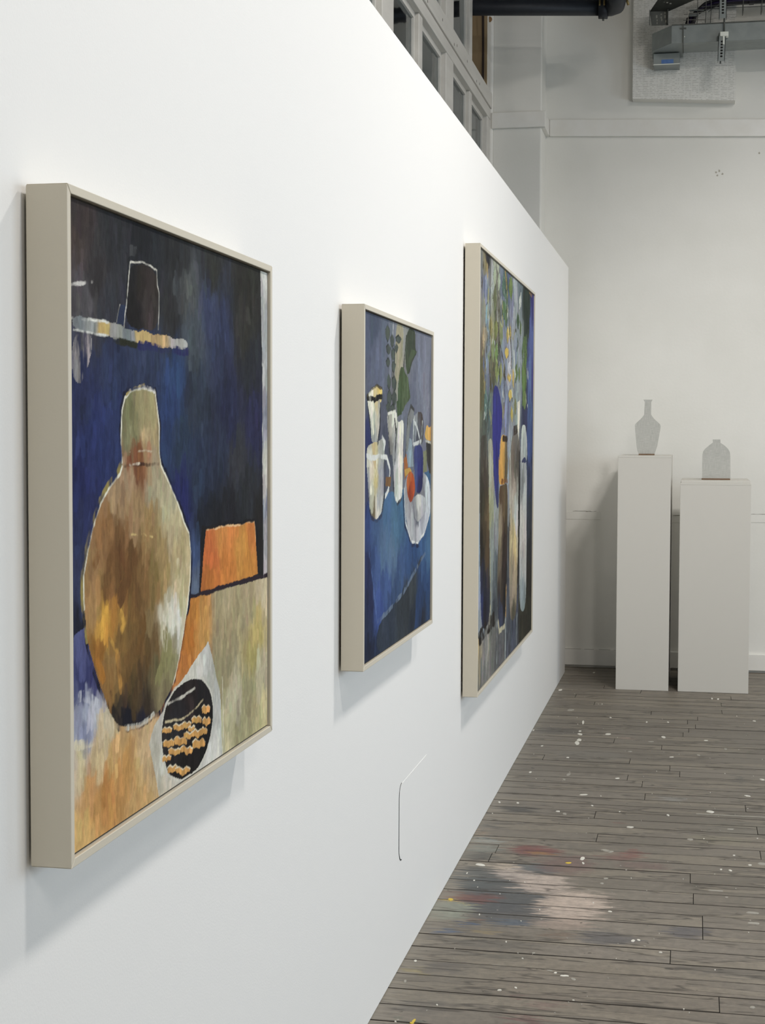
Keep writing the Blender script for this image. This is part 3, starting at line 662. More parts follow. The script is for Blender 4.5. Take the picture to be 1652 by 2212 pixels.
# table
tbl = pts(b, [(360, 752), (428, 706), (700, 640), (1055, 532), (1115, 515), (1540, 398), (1650, 1400), (200, 2400)])
cv.region(tbl, conv(b, [(1080, 600, (188, 122, 48)), (1050, 750, (182, 112, 38)), (1000, 900, (190, 118, 54)), (980, 1050, (194, 124, 66)), (1120, 700, (200, 146, 80)), (1250, 550, (174, 158, 128)), (1250, 750, (156, 142, 112)), (1400, 600, (170, 154, 124)),
    (1450, 750, (188, 168, 108)), (1500, 500, (196, 180, 154)), (1250, 1000, (152, 142, 112)), (1320, 1130, (190, 180, 156)), (1400, 1080, (156, 148, 116)), (1350, 1350, (156, 150, 118)), (1500, 1200, (200, 186, 146)), (1280, 1400, (186, 176, 146)), (1470, 950, (190, 180, 156)), (1430, 880, (170, 156, 100)),
    (400, 850, (80, 86, 150)), (420, 1000, (48, 54, 116)), (490, 1050, (54, 54, 122)), (380, 1080, (60, 66, 128)), (430, 1180, (166, 172, 204)), (480, 1250, (186, 188, 210)), (420, 1330, (136, 142, 186)), (390, 1400, (154, 160, 200)), (560, 1330, (208, 194, 170)), (500, 1450, (206, 182, 144)),
    (600, 1450, (202, 162, 108)), (450, 1600, (198, 148, 94)), (650, 1600, (194, 144, 84)), (500, 1800, (194, 144, 84)), (800, 1500, (198, 168, 130)), (430, 1950, (206, 166, 106)), (750, 1700, (200, 160, 106)), (560, 1700, (190, 134, 74)), (400, 1480, (214, 196, 160))]), .24, power=2.6, smooth=0)
cv.stroke(pts(b, [(372, 1415), (420, 1410), (470, 1385), (540, 1345), (600, 1330)]), .006, (216, 206, 186), .7)
cv.stroke(pts(b, [(372, 1120), (440, 1125), (490, 1160), (560, 1190)]), .007, (188, 190, 214), .75)
cv.region(pts(b, [(1160, 790), (1200, 950), (1232, 1100), (1246, 1480), (1075, 1590), (870, 1725), (846, 1600), (805, 1400), (850, 1280), (920, 1130), (1030, 990), (1080, 900)]),
    conv(b, [(1150, 870, (200, 198, 202)), (1080, 960, (214, 210, 206)), (1180, 1000, (176, 174, 172)), (1215, 1250, (184, 184, 188)), (1200, 1420, (206, 204, 204)), (860, 1300, (196, 190, 184)), (850, 1450, (188, 182, 174)), (890, 1650, (198, 190, 178)), (1050, 1560, (186, 184, 186)), (900, 1500, (206, 202, 198))]), .2, 1.4, smooth=0)
cv.stroke(pts(b, [(1245, 1000), (1250, 1300), (1247, 1470)]), .002, (222, 218, 204), .5)
# orange block
ob = [(1148, 122), (1435, 74), (1446, 200), (1456, 388), (1115, 500), (1130, 300)]
cv.region(pts(b, [(1120, 100), (1450, 52), (1470, 390), (1105, 520)]), (26, 24, 32), .3, 2)
cv.region(pts(b, ob), conv(b, [(1250, 150, (212, 136, 66)), (1170, 250, (202, 106, 52)), (1350, 230, (206, 142, 62)), (1400, 370, (194, 128, 52)), (1180, 450, (192, 112, 46)), (1290, 120, (216, 130, 62)), (1280, 330, (198, 120, 50)), (1420, 130, (206, 122, 56))]), .22, smooth=0)
cv.stroke(pts(b, [(1148, 125), (1250, 106), (1435, 74), (1445, 190)]), .0018, (232, 186, 140), .5)
cv.stroke(pts(b, [(1110, 508), (1170, 492), (1350, 432), (1515, 395)]), .0042, (44, 30, 44), .15)
cv.stroke(pts(b, [(1052, 525), (1112, 510)]), .003, (36, 30, 48), .2)
# vase
neck = [(655, 1765), (650, 1600), (655, 1450), (672, 1362), (705, 1330), (770, 1312), (855, 1332), (864, 1400), (878, 1550), (880, 1700), (890, 1785)]
bodyA = [(930, 1860), (980, 1980), (1010, 2060), (1030, 2125)]
bodyB = [(1045, 150), (1055, 260), (1050, 430), (1035, 580), (1010, 750), (985, 900), (950, 1050), (915, 1120), (880, 1190), (835, 1235), (770, 1280), (690, 1297), (620, 1292), (580, 1230), (535, 1110), (480, 950), (440, 780), (422, 600), (416, 400), (436, 270), (470, 120), (500, 20)]
bodyC = [(530, 2000), (590, 1900), (640, 1840), (655, 1790)]
vase = pts(a, neck+bodyA) + pts(b, bodyB) + pts(a, bodyC)
cv.stroke(vase, .0075, (24, 24, 52), .5, True)
cv.stroke(pts(b, [(440, 780), (412, 600), (405, 400), (424, 270), (458, 120), (488, 20)]) + pts(a, [(515, 2000), (575, 1900), (630, 1830), (646, 1770)]), .0055, (150, 134, 78), .55)
cv.region(vase, conv(a, [(700, 1850, (176, 146, 116)), (850, 1850, (172, 162, 136)), (600, 2000, (166, 136, 106)), (950, 2000, (186, 176, 148)), (740, 2080, (158, 128, 92)),
    (700, 1450, (124, 122, 90)), (800, 1400, (158, 148, 112)), (850, 1500, (168, 152, 116)), (700, 1620, (130, 126, 96)), (790, 1600, (188, 164, 128)), (860, 1640, (160, 142, 108)), (700, 1725, (116, 62, 38)), (760, 1700, (120, 70, 46)), (810, 1730, (146, 96, 66)), (850, 1745, (178, 158, 132)), (750, 1785, (124, 78, 50)), (730, 1540, (128, 124, 92))])
    + conv(b, [(560, 100, (146, 106, 66)), (650, 200, (120, 84, 50)), (800, 130, (156, 126, 82)), (950, 150, (182, 166, 136)), (480, 300, (156, 120, 82)), (600, 400, (114, 80, 46)), (780, 400, (124, 92, 54)), (980, 400, (188, 172, 138)), (460, 560, (172, 132, 86)), (550, 680, (214, 160, 60)), (600, 620, (178, 120, 50)), (640, 680, (176, 130, 60)),
    (700, 700, (124, 92, 50)), (900, 680, (206, 196, 180)), (960, 620, (214, 212, 206)), (850, 800, (114, 88, 54)), (920, 850, (136, 130, 90)), (500, 850, (154, 104, 40)), (600, 900, (146, 112, 66)), (700, 950, (114, 84, 46)), (850, 1000, (106, 94, 66)), (600, 1050, (134, 98, 54)), (720, 1100, (80, 64, 40)), (800, 1150, (60, 48, 38)),
    (600, 1200, (46, 40, 36)), (680, 1250, (24, 24, 40)), (780, 1235, (30, 30, 52)), (980, 280, (170, 152, 116)), (900, 400, (160, 136, 90)), (880, 1050, (130, 118, 90)), (540, 1060, (150, 108, 60)), (1000, 480, (196, 180, 146)), (700, 300, (106, 72, 40)), (520, 220, (138, 98, 60)), (700, 520, (112, 80, 44)), (560, 480, (118, 84, 48)), (850, 500, (140, 112, 68)), (880, 250, (158, 132, 90)), (620, 280, (108, 72, 40)), (760, 860, (104, 76, 42)), (640, 800, (132, 98, 52))]), .28, power=2.6)
cv.stroke(pts(a, [(690, 1700), (860, 1690)]), .0014, (190, 170, 150), .7); cv.stroke(pts(a, [(670, 1785), (760, 1778), (880, 1770)]), .0028, (60, 36, 30), .5)
cv.stroke(pts(a, [(700, 1780), (760, 1772)]), .0022, (226, 210, 196), .5)
cv.stroke(pts(a, neck), .0022, (224, 220, 210), .3); cv.stroke(pts(a, [(700, 1325), (770, 1300), (850, 1325)]), .0035, (206, 202, 210), .5)
cv.stroke(pts(a, [(680, 1345), (730, 1305), (790, 1292)]), .002, (170, 150, 90), .4)
cv.stroke(pts(a, [(890, 1785)]+bodyA)+pts(b, bodyB[:7]), .0022, (232, 228, 216), .3)
cv.stroke(pts(b, bodyB[17:])+pts(a, bodyC), .0024, (230, 226, 214), .4)
cv.stroke(pts(b, [(835, 1232), (790, 1270), (720, 1295), (650, 1302)]), .0045, (224, 220, 216), .5)
cv.stroke(pts(b, [(580, 1090), (600, 1180), (640, 1270)]), .004, (24, 20, 28), .5)
cv.stroke(pts(b, [(700, 150), (760, 145), (830, 170)]), .0015, (206, 178, 120), .7); cv.stroke(pts(b, [(545, 640), (570, 760), (615, 850)]), .004, (222, 170, 70), .7)
cv.stroke(pts(b, [(900, 640), (960, 620), (975, 690)]), .007, (222, 216, 206), .65)
for s_k, w_k, c_k, d_k in (([(560, 60), (520, 180), (480, 330)], .010, (128, 88, 50), .75), ([(700, 300), (680, 420), (640, 520)], .012, (104, 70, 38), .7), ([(980, 330), (985, 450), (960, 560)], .008, (206, 192, 160), .75), ([(520, 760), (490, 860), (530, 1000)], .008, (170, 112, 40), .7),
        ([(640, 620), (660, 690), (640, 740)], .006, (206, 156, 66), .7), ([(760, 560), (770, 700), (750, 820)], .012, (112, 80, 42), .7), ([(900, 760), (890, 900), (860, 1020)], .010, (136, 130, 88), .75), ([(600, 760), (620, 900), (640, 1080)], .006, (180, 130, 62), .7)):
    cv.stroke(pts(b, s_k), w_k, c_k, d_k)
# pebble
peb = [(1060, 1010), (1130, 1015), (1172, 1090), (1190, 1200), (1180, 1330), (1140, 1470), (1080, 1570), (980, 1620), (920, 1580), (888, 1450), (882, 1320), (905, 1180), (960, 1080)]
cv.stroke(pts(b, peb), .004, (206, 202, 198), .4, True)
cv.region(pts(b, peb), conv(b, [(1050, 1060, (44, 34, 36)), (1130, 1100, (30, 27, 32)), (980, 1220, (36, 33, 40)), (1050, 1500, (24, 20, 22)), (930, 1100, (40, 34, 36)), (1150, 1350, (20, 18, 22))]), .4)
cv.stroke(pts(b, [(922, 1160), (1000, 1130), (1080, 1070)]), .0022, (198, 192, 188), .5)
cv.stroke(pts(b, [(905, 1270), (1000, 1255), (1060, 1210), (1130, 1140)]), .002, (196, 180, 150), .5)
for (x, y, w, h) in [(915, 1325, 27, 24), (985, 1307, 30, 26), (1032, 1288, 24, 24), (1090, 1262, 27, 28), (1146, 1200, 23, 32), (1050, 1350, 34, 24), (1150, 1272, 24, 30), (1098, 1345, 30, 30), (925, 1405, 32, 26), (995, 1390, 36, 30), (960, 1450, 34, 24), (1032, 1440, 34, 28), (1105, 1405, 36, 32), (912, 1488, 24, 22), (948, 1555, 28, 28), (1008, 1562, 40, 26), (1135, 1330, 18, 26), (1060, 1310, 18, 18)]:
    w *= 1.1; h *= .98
    P = [(x-w, y-h*.4), (x-w*.5, y-h), (x, y-h*.5), (x+w*.5, y-h), (x+w, y-h*.5), (x+w*.9, y+h*.5), (x+w*.3, y+h*.5), (x, y+h), (x-w*.5, y+h*.5), (x-w*.9, y+h*.7)]
    cv.region(pts(b, P), (206, 152, 84), .5, 1.3, smooth=1); cv.stroke(pts(b, P[:5]), .0013, (232, 218, 196), .4)
cv.build(root, M_PAINT).matrix_parent_inverse = inv
a = zf(720, 630, 0.3842)
root, inv, cb_ = framed(3.252, 4.152, 0.909, 1.7075, 'painting of a still life on a blue cloth in a pale frame')
cv = Canvas(XC, *cb_, 240, 460, 300, 0.02)
full = pts(a, [(100, -50), (700, 150), (700, 2000), (100, 2300)])
cv.region(full, conv(a, [(230, 180, (70, 80, 110)), (210, 400, (84, 92, 124)), (260, 350, (96, 104, 136)), (290, 250, (88, 98, 124)), (230, 500, (92, 100, 132)), (200, 560, (80, 86, 110)), (340, 300, (110, 116, 138)), (380, 250, (140, 142, 146)), (370, 400, (150, 144, 130)),
    (490, 300, (108, 112, 138)), (520, 450, (116, 120, 146)), (480, 500, (108, 114, 140)), (530, 650, (120, 124, 148)), (450, 620, (98, 104, 130)), (560, 500, (92, 98, 124)), (210, 780, (40, 50, 110)), (290, 700, (84, 88, 112)), (550, 700, (90, 90, 116)), (400, 650, (100, 106, 130)), (290, 850, (70, 76, 100))]), .2)
# cloth
cv.region(pts(a, [(160, 1130), (330, 1130), (420, 1100), (520, 1010), (600, 980), (600, 1950), (100, 2300)]), conv(a, [(230, 1350, (52, 86, 140)), (300, 1250, (56, 100, 150)), (350, 1300, (60, 108, 150)), (280, 1450, (70, 104, 150)), (330, 1450, (78, 110, 150)), (380, 1250, (48, 96, 140)), (220, 1500, (40, 70, 130)),
    (250, 1600, (54, 86, 150)), (300, 1650, (52, 84, 150)), (250, 1750, (50, 82, 160)), (260, 1850, (44, 74, 150)), (380, 1600, (50, 84, 140)), (350, 1700, (44, 72, 120)), (430, 1500, (40, 80, 140)), (450, 1450, (30, 72, 130)), (500, 1400, (40, 84, 140)), (540, 1450, (52, 100, 150)), (540, 1200, (50, 96, 140)),
    (530, 1650, (30, 66, 120)), (480, 1750, (28, 58, 106)), (540, 1800, (34, 60, 100)), (450, 1650, (44, 58, 78)), (400, 1750, (48, 58, 72)), (380, 1850, (40, 50, 66)), (330, 1900, (40, 52, 74)), (300, 2000, (36, 50, 80)), (200, 1900, (28, 42, 80)), (210, 1750, (30, 40, 84)), (195, 1550, (30, 40, 90)), (200, 2050, (24, 34, 64)), (250, 2000, (26, 42, 76)), (500, 1880, (34, 42, 64)), (200, 1300, (40, 66, 130)), (170, 1200, (36, 54, 120))]), .22, power=2.6)
cv.region(pts(a, [(490, 1490), (505, 1480), (470, 1570), (390, 1700), (250, 1860), (240, 2050), (420, 1950), (460, 1900), (465, 1560)]), conv(a, [(440, 1650, (54, 62, 74)), (400, 1800, (46, 54, 66)), (300, 1920, (42, 54, 76)), (450, 1850, (34, 44, 62))]), .25)
cv.stroke(pts(a, [(515, 1470), (465, 1560), (395, 1690), (330, 1770), (250, 1860)]), .006, (96, 116, 150), .6); cv.stroke(pts(a, [(200, 1450), (225, 1650), (245, 1860)]), .005, (66, 98, 170), .6)
# leaves
cv.region(pts(a, [(355, 160), (395, 190), (390, 330), (370, 450), (350, 560), (345, 400)]), (156, 150, 130), .3)
for s in ([(345, 300), (340, 480), (335, 660)], [(410, 250), (390, 480), (370, 690)], [(320, 260), (330, 400), (330, 600)]): cv.stroke(pts(a, s), .005, (48, 56, 54), .2)
cv.stroke(pts(a, [(338, 170), (330, 300)]), .004, (196, 200, 210), .3)
cv.region(pts(a, [(418, 200), (462, 215), (460, 320), (470, 345), (440, 400), (425, 470), (408, 440), (402, 330)]), (60, 68, 58), .35)
cv.region(pts(a, [(440, 320), (470, 340), (440, 380), (415, 470), (410, 420)]), (72, 84, 66), .35)
for P in ([(375, 420), (400, 430), (412, 540), (400, 660), (370, 700), (360, 560)], [(400, 450), (420, 480), (432, 600), (400, 640)], [(355, 620), (375, 600), (385, 690), (360, 700)]): cv.region(pts(a, P), conv(a, [(385, 480, (66, 80, 56)), (400, 600, (84, 98, 74)), (370, 660, (60, 76, 54))]), .35)
for (x, y, w, h) in [(305, 235, 14, 48), (330, 275, 12, 40), (366, 270, 16, 26), (310, 325, 13, 30), (335, 350, 13, 36), (308, 400, 12, 26), (338, 420, 12, 36), (312, 505, 12, 50), (342, 515, 14, 44), (315, 600, 14, 50), (343, 600, 14, 46), (308, 650, 12, 30), (333, 660, 14, 30), (355, 320, 10, 26)]:
    P = [(x, y-h), (x+w, y-h*.2), (x+w*.6, y+h*.6), (x, y+h), (x-w*.8, y+h*.4), (x-w, y-h*.4)]; cv.region(pts(a, P), (74, 84, 82), .4, 1.2, smooth=1); cv.stroke(pts(a, P), .0022, (44, 50, 50), .4, True)
# white vessels
cv.region(pts(a, [(188, 580), (215, 545), (245, 525), (275, 545), (275, 590), (262, 640), (262, 760), (250, 850), (215, 850), (210, 760), (195, 640)]), conv(a, [(230, 555, (214, 196, 146)), (262, 560, (220, 190, 110)), (200, 590, (222, 220, 210)), (215, 680, (206, 204, 196)), (245, 700, (190, 186, 174)), (230, 800, (160, 160, 164)), (258, 660, (150, 148, 146))]), .3)
cv.stroke(pts(a, [(190, 595), (230, 606), (272, 590)]), .007, (28, 26, 30), .2); cv.stroke(pts(a, [(190, 585), (215, 548), (245, 528), (274, 545)]), .004, (70, 64, 50), .4)
cv.region(pts(a, [(186, 880), (215, 850), (250, 848), (275, 820), (290, 850), (282, 960), (285, 1150), (270, 1250), (235, 1290), (205, 1240), (195, 1100), (188, 1000)]), conv(a, [(230, 880, (198, 182, 136)), (270, 880, (160, 160, 160)), (205, 930, (206, 204, 196)), (220, 1030, (214, 206, 176)), (240, 1080, (202, 186, 134)), (265, 1030, (150, 152, 166)), (215, 1150, (184, 182, 170)), (255, 1180, (170, 172, 184)), (225, 1240, (120, 104, 84)), (250, 1240, (210, 206, 200)), (200, 1080, (160, 164, 176))]), .3)
for s in ([(188, 925), (215, 935), (260, 925), (300, 935), (318, 1000), (310, 1110), (292, 1150)], [(275, 820), (290, 850), (285, 880)]): cv.stroke(pts(a, s), .006, (214, 216, 222), .35)
cv.region(pts(a, [(295, 1040), (325, 1040), (320, 1095), (292, 1095)]), (120, 88, 60), .3)
cv.stroke(pts(a, [(195, 1190), (215, 1270), (245, 1292), (270, 1260)]), .005, (44, 50, 80), .4)
cv.region(pts(a, [(300, 690), (335, 670), (358, 680), (360, 740), (398, 715), (394, 900), (390, 1100), (380, 1180), (355, 1195), (340, 1150), (335, 920), (315, 920), (308, 780)]), conv(a, [(320, 750, (176, 174, 168)), (345, 690, (206, 204, 200)), (375, 780, (222, 220, 216)), (380, 900, (216, 212, 204)), (350, 850, (150, 150, 158)), (322, 880, (120, 118, 120)), (355, 1000, (196, 196, 202)), (375, 1050, (210, 208, 206)), (360, 1150, (204, 204, 206)), (345, 950, (140, 144, 156))]), .3)
cv.stroke(pts(a, [(305, 685), (350, 670), (355, 760)]), .004, (226, 224, 220), .3); cv.stroke(pts(a, [(345, 720), (352, 790)]), .006, (50, 54, 54), .3); cv.stroke(pts(a, [(398, 715), (392, 900), (390, 1100)]), .004, (90, 96, 110), .3)
for s_k, w_k in (([(192, 640), (208, 760), (214, 850)], .006), ([(264, 640), (262, 760), (250, 850)], .006), ([(197, 1000), (197, 1120), (207, 1240)], .006), ([(284, 970), (287, 1150), (272, 1250)], .006), ([(310, 700), (312, 800), (318, 920)], .005), ([(335, 920), (338, 1100), (345, 1170)], .006), ([(360, 745), (350, 850), (344, 960)], .006), ([(383, 1160), (360, 1200), (342, 1160)], .004)):
    cv.stroke(pts(a, s_k), w_k, (52, 56, 70), .55)
for s_k in ([(222, 640), (226, 780)], [(245, 960), (240, 1130)], [(375, 760), (378, 1000)], [(212, 990), (212, 1120)]): cv.stroke(pts(a, s_k), .010, (232, 228, 212), .6)
# blue bottle, bowl, fruit
cv.region(pts(a, [(395, 940), (415, 900), (420, 1010), (400, 1060)]), (150, 92, 50), .3); cv.region(pts(a, [(400, 1000), (430, 990), (440, 1010), (405, 1040)]), (186, 146, 70), .3)
cv.region(pts(a, [(405, 880), (420, 820), (440, 830), (450, 980), (420, 990)]), (130, 150, 170), .3)
cv.region(pts(a, [(415, 690), (435, 640), (455, 660), (450, 720), (430, 760), (420, 900), (405, 900)]), (118, 122, 128), .3); cv.stroke(pts(a, [(405, 920), (418, 700), (436, 640), (455, 665)]), .005, (64, 64, 68), .4)
cv.region(pts(a, [(445, 720), (475, 670), (500, 680), (508, 760), (505, 860), (450, 860)]), conv(a, [(490, 700, (70, 60, 60)), (460, 740, (150, 156, 166)), (480, 800, (90, 94, 108)), (465, 840, (60, 64, 84))]), .4)
for s in ([(450, 720), (470, 760), (490, 850)], [(500, 730), (495, 840), (450, 862)], [(455, 700), (447, 850)]): cv.stroke(pts(a, s), .005, (200, 204, 212), .5)
cv.region(pts(a, [(395, 1130), (410, 1040), (440, 1010), (520, 1020), (545, 1090), (545, 1250), (515, 1350), (470, 1420), (435, 1400), (410, 1310)]), conv(a, [(420, 1200, (160, 160, 172)), (440, 1330, (176, 176, 190)), (480, 1380, (186, 188, 204)), (520, 1280, (180, 182, 200)), (535, 1120, (190, 194, 206)), (470, 1260, (90, 92, 112)), (500, 1180, (110, 112, 130)), (460, 1200, (80, 80, 104))]), .3)
cv.region(pts(a, [(455, 1140), (510, 1140), (525, 1200), (500, 1270), (470, 1300), (440, 1230)]), conv(a, [(480, 1180, (206, 204, 204)), (510, 1220, (170, 172, 186)), (460, 1250, (120, 120, 136))]), .3)
cv.stroke(pts(a, [(398, 1110), (405, 1300), (435, 1400), (470, 1420), (515, 1350), (545, 1230)]), .004, (222, 222, 226), .4); cv.stroke(pts(a, [(392, 1150), (400, 1320), (440, 1425), (480, 1430)]), .005, (30, 38, 76), .4)
cv.region(pts(a, [(450, 870), (505, 860), (503, 1080), (490, 1135), (462, 1130), (455, 1000)]), conv(a, [(475, 900, (50, 60, 120)), (480, 1000, (40, 44, 124)), (485, 1100, (36, 36, 90)), (460, 1050, (56, 70, 130))]), .25)
cv.region(pts(a, [(410, 1060), (425, 1010), (445, 1015), (460, 1080), (455, 1150), (435, 1195), (418, 1160)]), conv(a, [(430, 1040, (196, 104, 50)), (440, 1090, (176, 72, 36)), (430, 1150, (140, 56, 34))]), .25)
cv.region(pts(a, [(505, 900), (525, 890), (525, 1010), (505, 1020)]), (120, 124, 100), .3)
cv.region(pts(a, [(520, 840), (575, 860), (575, 1050), (540, 1020), (525, 950)]), (54, 52, 54), .3)
cv.region(pts(a, [(512, 800), (525, 740), (540, 770), (552, 740), (575, 760), (575, 850), (520, 835)]), conv(a, [(530, 790, (206, 160, 88)), (560, 780, (200, 140, 64))]), .3); cv.stroke(pts(a, [(518, 838), (560, 860)]), .004, (208, 206, 196), .4)
cv.build(root, M_PAINT).matrix_parent_inverse = inv
a = zf(980, 510, 0.22148); b = zf(980, 980, 0.2487)
root, inv, cb_ = framed(5.055, 6.83, 0.553, 2.0605, 'large painting of narrow bottles holding leafy stems in a pale frame')
cv = Canvas(XC, *cb_, 250, 620, 500, 0.03)
full = pts(a, [(150, -50), (1000, 500)]) + pts(b, [(900, 1700), (100, 2300)])
cv.region(full, conv(a, [(330, 230, (44, 44, 54)), (320, 350, (150, 136, 96)), (310, 480, (100, 110, 150)), (330, 520, (132, 144, 160)), (300, 700, (140, 138, 130)), (320, 800, (120, 140, 160)), (380, 560, (168, 172, 176)), (430, 700, (122, 120, 114)), (400, 640, (100, 104, 84)), (360, 900, (140, 134, 104)), (310, 950, (150, 140, 120)),
    (480, 600, (110, 122, 150)), (540, 380, (84, 96, 134)), (510, 500, (76, 104, 92)), (570, 620, (110, 116, 140)), (600, 550, (160, 168, 180)), (640, 500, (100, 116, 130)), (620, 800, (150, 158, 170)), (590, 900, (140, 146, 160)), (700, 650, (44, 52, 50)), (720, 800, (50, 64, 56)), (780, 600, (54, 56, 130)), (760, 900, (66, 80, 150)), (740, 1200, (70, 86, 150)), (770, 1300, (50, 50, 120)),
    (330, 1100, (120, 136, 160)), (290, 1250, (110, 100, 80)), (360, 1300, (96, 92, 76)), (330, 1400, (104, 120, 140)), (510, 1250, (130, 140, 170)), (530, 1280, (172, 172, 190)), (500, 1500, (110, 120, 150)), (600, 1100, (124, 136, 160)), (620, 1250, (140, 152, 170)), (620, 1450, (136, 146, 156)), (640, 1000, (130, 140, 156)), (530, 1700, (112, 122, 156)), (560, 1850, (146, 152, 166)), (330, 1600, (84, 110, 112)), (310, 1800, (80, 84, 80)), (340, 1900, (96, 106, 110)), (290, 1500, (96, 92, 70)), (700, 1700, (48, 52, 90)), (750, 1600, (64, 90, 150)), (740, 1900, (50, 70, 134)), (770, 2100, (44, 54, 104))])
    + conv(b, [(660, 200, (46, 58, 100)), (660, 500, (50, 58, 76)), (670, 800, (40, 40, 50)), (660, 1100, (42, 38, 36)), (650, 1350, (44, 42, 36)), (600, 1500, (50, 48, 40)), (350, 600, (140, 146, 150)), (360, 1100, (90, 98, 110)), (340, 1300, (60, 66, 76)), (215, 1300, (130, 146, 176)), (225, 1500, (140, 150, 170)), (300, 1700, (132, 130, 130)), (250, 1900, (120, 120, 120)), (220, 1750, (150, 140, 120)), (330, 1550, (110, 110, 110)), (400, 1700, (92, 92, 100)), (510, 1560, (70, 76, 96)), (480, 1650, (76, 80, 96)), (230, 2000, (110, 108, 108)), (560, 600, (36, 32, 36))]), .5, power=3.6)
# leaves
def leaf(x, y, w, h, c, k=0.0):
    w *= .72; h *= 1.2; k = ((x*7+y*3) % 11-5)*.02
    P = [(x+k*h, y-h), (x+w*.8, y-h*.45), (x+w, y+h*.1), (x+w*.5, y+h*.6), (x-k*h, y+h), (x-w*.6, y+h*.45), (x-w, y-h*.1), (x-w*.6, y-h*.6)]
    cv.stroke(pts(a, P), .005, tuple(int(q*.6) for q in c), .6, True); cv.region(pts(a, P), c, .55, 1.4); cv.stroke(pts(a, P[:3]), .004, tuple(min(255, int(q*1.25+16)) for q in c), .6)
for t in [(400, 250, 20, 70, (160, 164, 150)), (432, 290, 16, 80, (172, 176, 164)), (400, 400, 22, 90, (160, 168, 150)), (440, 450, 18, 80, (166, 172, 160)), (490, 500, 26, 100, (76, 110, 96)), (555, 520, 28, 100, (106, 126, 76)), (560, 470, 18, 60, (120, 136, 90)), (490, 720, 28, 90, (84, 112, 78)), (510, 800, 20, 70, (92, 118, 84)), (400, 620, 26, 110, (110, 116, 90)),
          (440, 680, 20, 90, (124, 122, 120)), (360, 880, 22, 100, (140, 132, 88)), (410, 920, 26, 90, (116, 120, 76)), (460, 940, 22, 90, (126, 130, 96)), (385, 1120, 26, 100, (118, 130, 92)), (415, 1150, 20, 90, (104, 128, 80)), (420, 1320, 26, 100, (124, 132, 86)), (455, 1350, 22, 110, (130, 138, 94)), (360, 1300, 22, 120, (98, 94, 74)), (525, 970, 16, 70, (190, 168, 92)), (550, 950, 14, 80, (180, 158, 86)), (515, 1140, 28, 50, (198, 168, 84)),
          (540, 1380, 28, 40, (202, 174, 96)), (580, 1390, 14, 90, (196, 166, 86)), (550, 1550, 26, 50, (206, 178, 94)), (565, 1740, 16, 70, (180, 164, 86)), (625, 830, 18, 70, (64, 84, 60)), (650, 900, 14, 80, (90, 108, 80)), (610, 1330, 22, 80, (92, 112, 72)), (640, 1350, 12, 60, (104, 120, 80)), (690, 1150, 34, 200, (88, 108, 70)), (685, 1400, 34, 240, (92, 116, 68)), (690, 1600, 26, 90, (104, 124, 76)), (715, 700, 42, 260, (44, 58, 52)), (600, 1660, 16, 70, (122, 120, 90)),
          (648, 640, 14, 70, (206, 210, 208)), (370, 540, 18, 60, (176, 184, 190)), (320, 760, 14, 100, (110, 138, 160)), (310, 1650, 22, 150, (76, 104, 104)), (345, 1750, 16, 160, (90, 116, 118)), (300, 1400, 16, 140, (106, 98, 70)), (590, 780, 14, 90, (176, 182, 190)), (540, 1290, 22, 60, (186, 184, 200)), (290, 1000, 12, 110, (168, 146, 120))]: leaf(*t)
for s, c in (([(490, 1560), (500, 1300), (440, 1000), (420, 700)], (66, 58, 46)), ([(570, 1600), (565, 1200), (540, 800), (510, 420)], (70, 70, 56)), ([(350, 560), (355, 900), (345, 1050)], (60, 54, 44)), ([(440, 1010), (430, 1300)], (44, 38, 34)), ([(495, 1900), (490, 1640)], (120, 100, 70)), ([(650, 560), (640, 900), (620, 1300)], (150, 156, 160))):
    cv.stroke(pts(a, s), .008, c, .35)
cv.stroke(pts(a, [(500, 300), (515, 500)]), .01, (180, 140, 80), .4); cv.stroke(pts(a, [(740, 530), (760, 560)]), .02, (150, 118, 70), .4); cv.stroke(pts(a, [(775, 600), (750, 950), (735, 1300)]), .008, (150, 160, 190), .5)
cv.region(pts(a, [(760, 560), (800, 560), (790, 1500), (760, 2212), (715, 2212), (720, 1500), (740, 1000)]), conv(a, [(780, 700, (58, 54, 140)), (760, 1000, (80, 96, 170)), (740, 1400, (84, 110, 176)), (775, 1400, (56, 52, 130)), (745, 1700, (64, 92, 150)), (740, 2000, (52, 78, 142)), (775, 1900, (46, 56, 120))]), .3)
rs = random.Random(5)
for k in range(90):
    x = rs.uniform(285, 720); y = rs.uniform(300, 1750); h = rs.uniform(40, 130); t = rs.choice([(60, 70, 56), (170, 178, 186), (120, 132, 96), (92, 104, 140), (140, 150, 168), (200, 204, 204), (70, 62, 48), (150, 146, 104)])
    if x > 430+.35*(y-300): continue
    cv.stroke(pts(a, [(x, y-h), (x+rs.uniform(-10, 10), y), (x+rs.uniform(-16, 16), y+h)]), rs.uniform(.006, .016), t, .6)
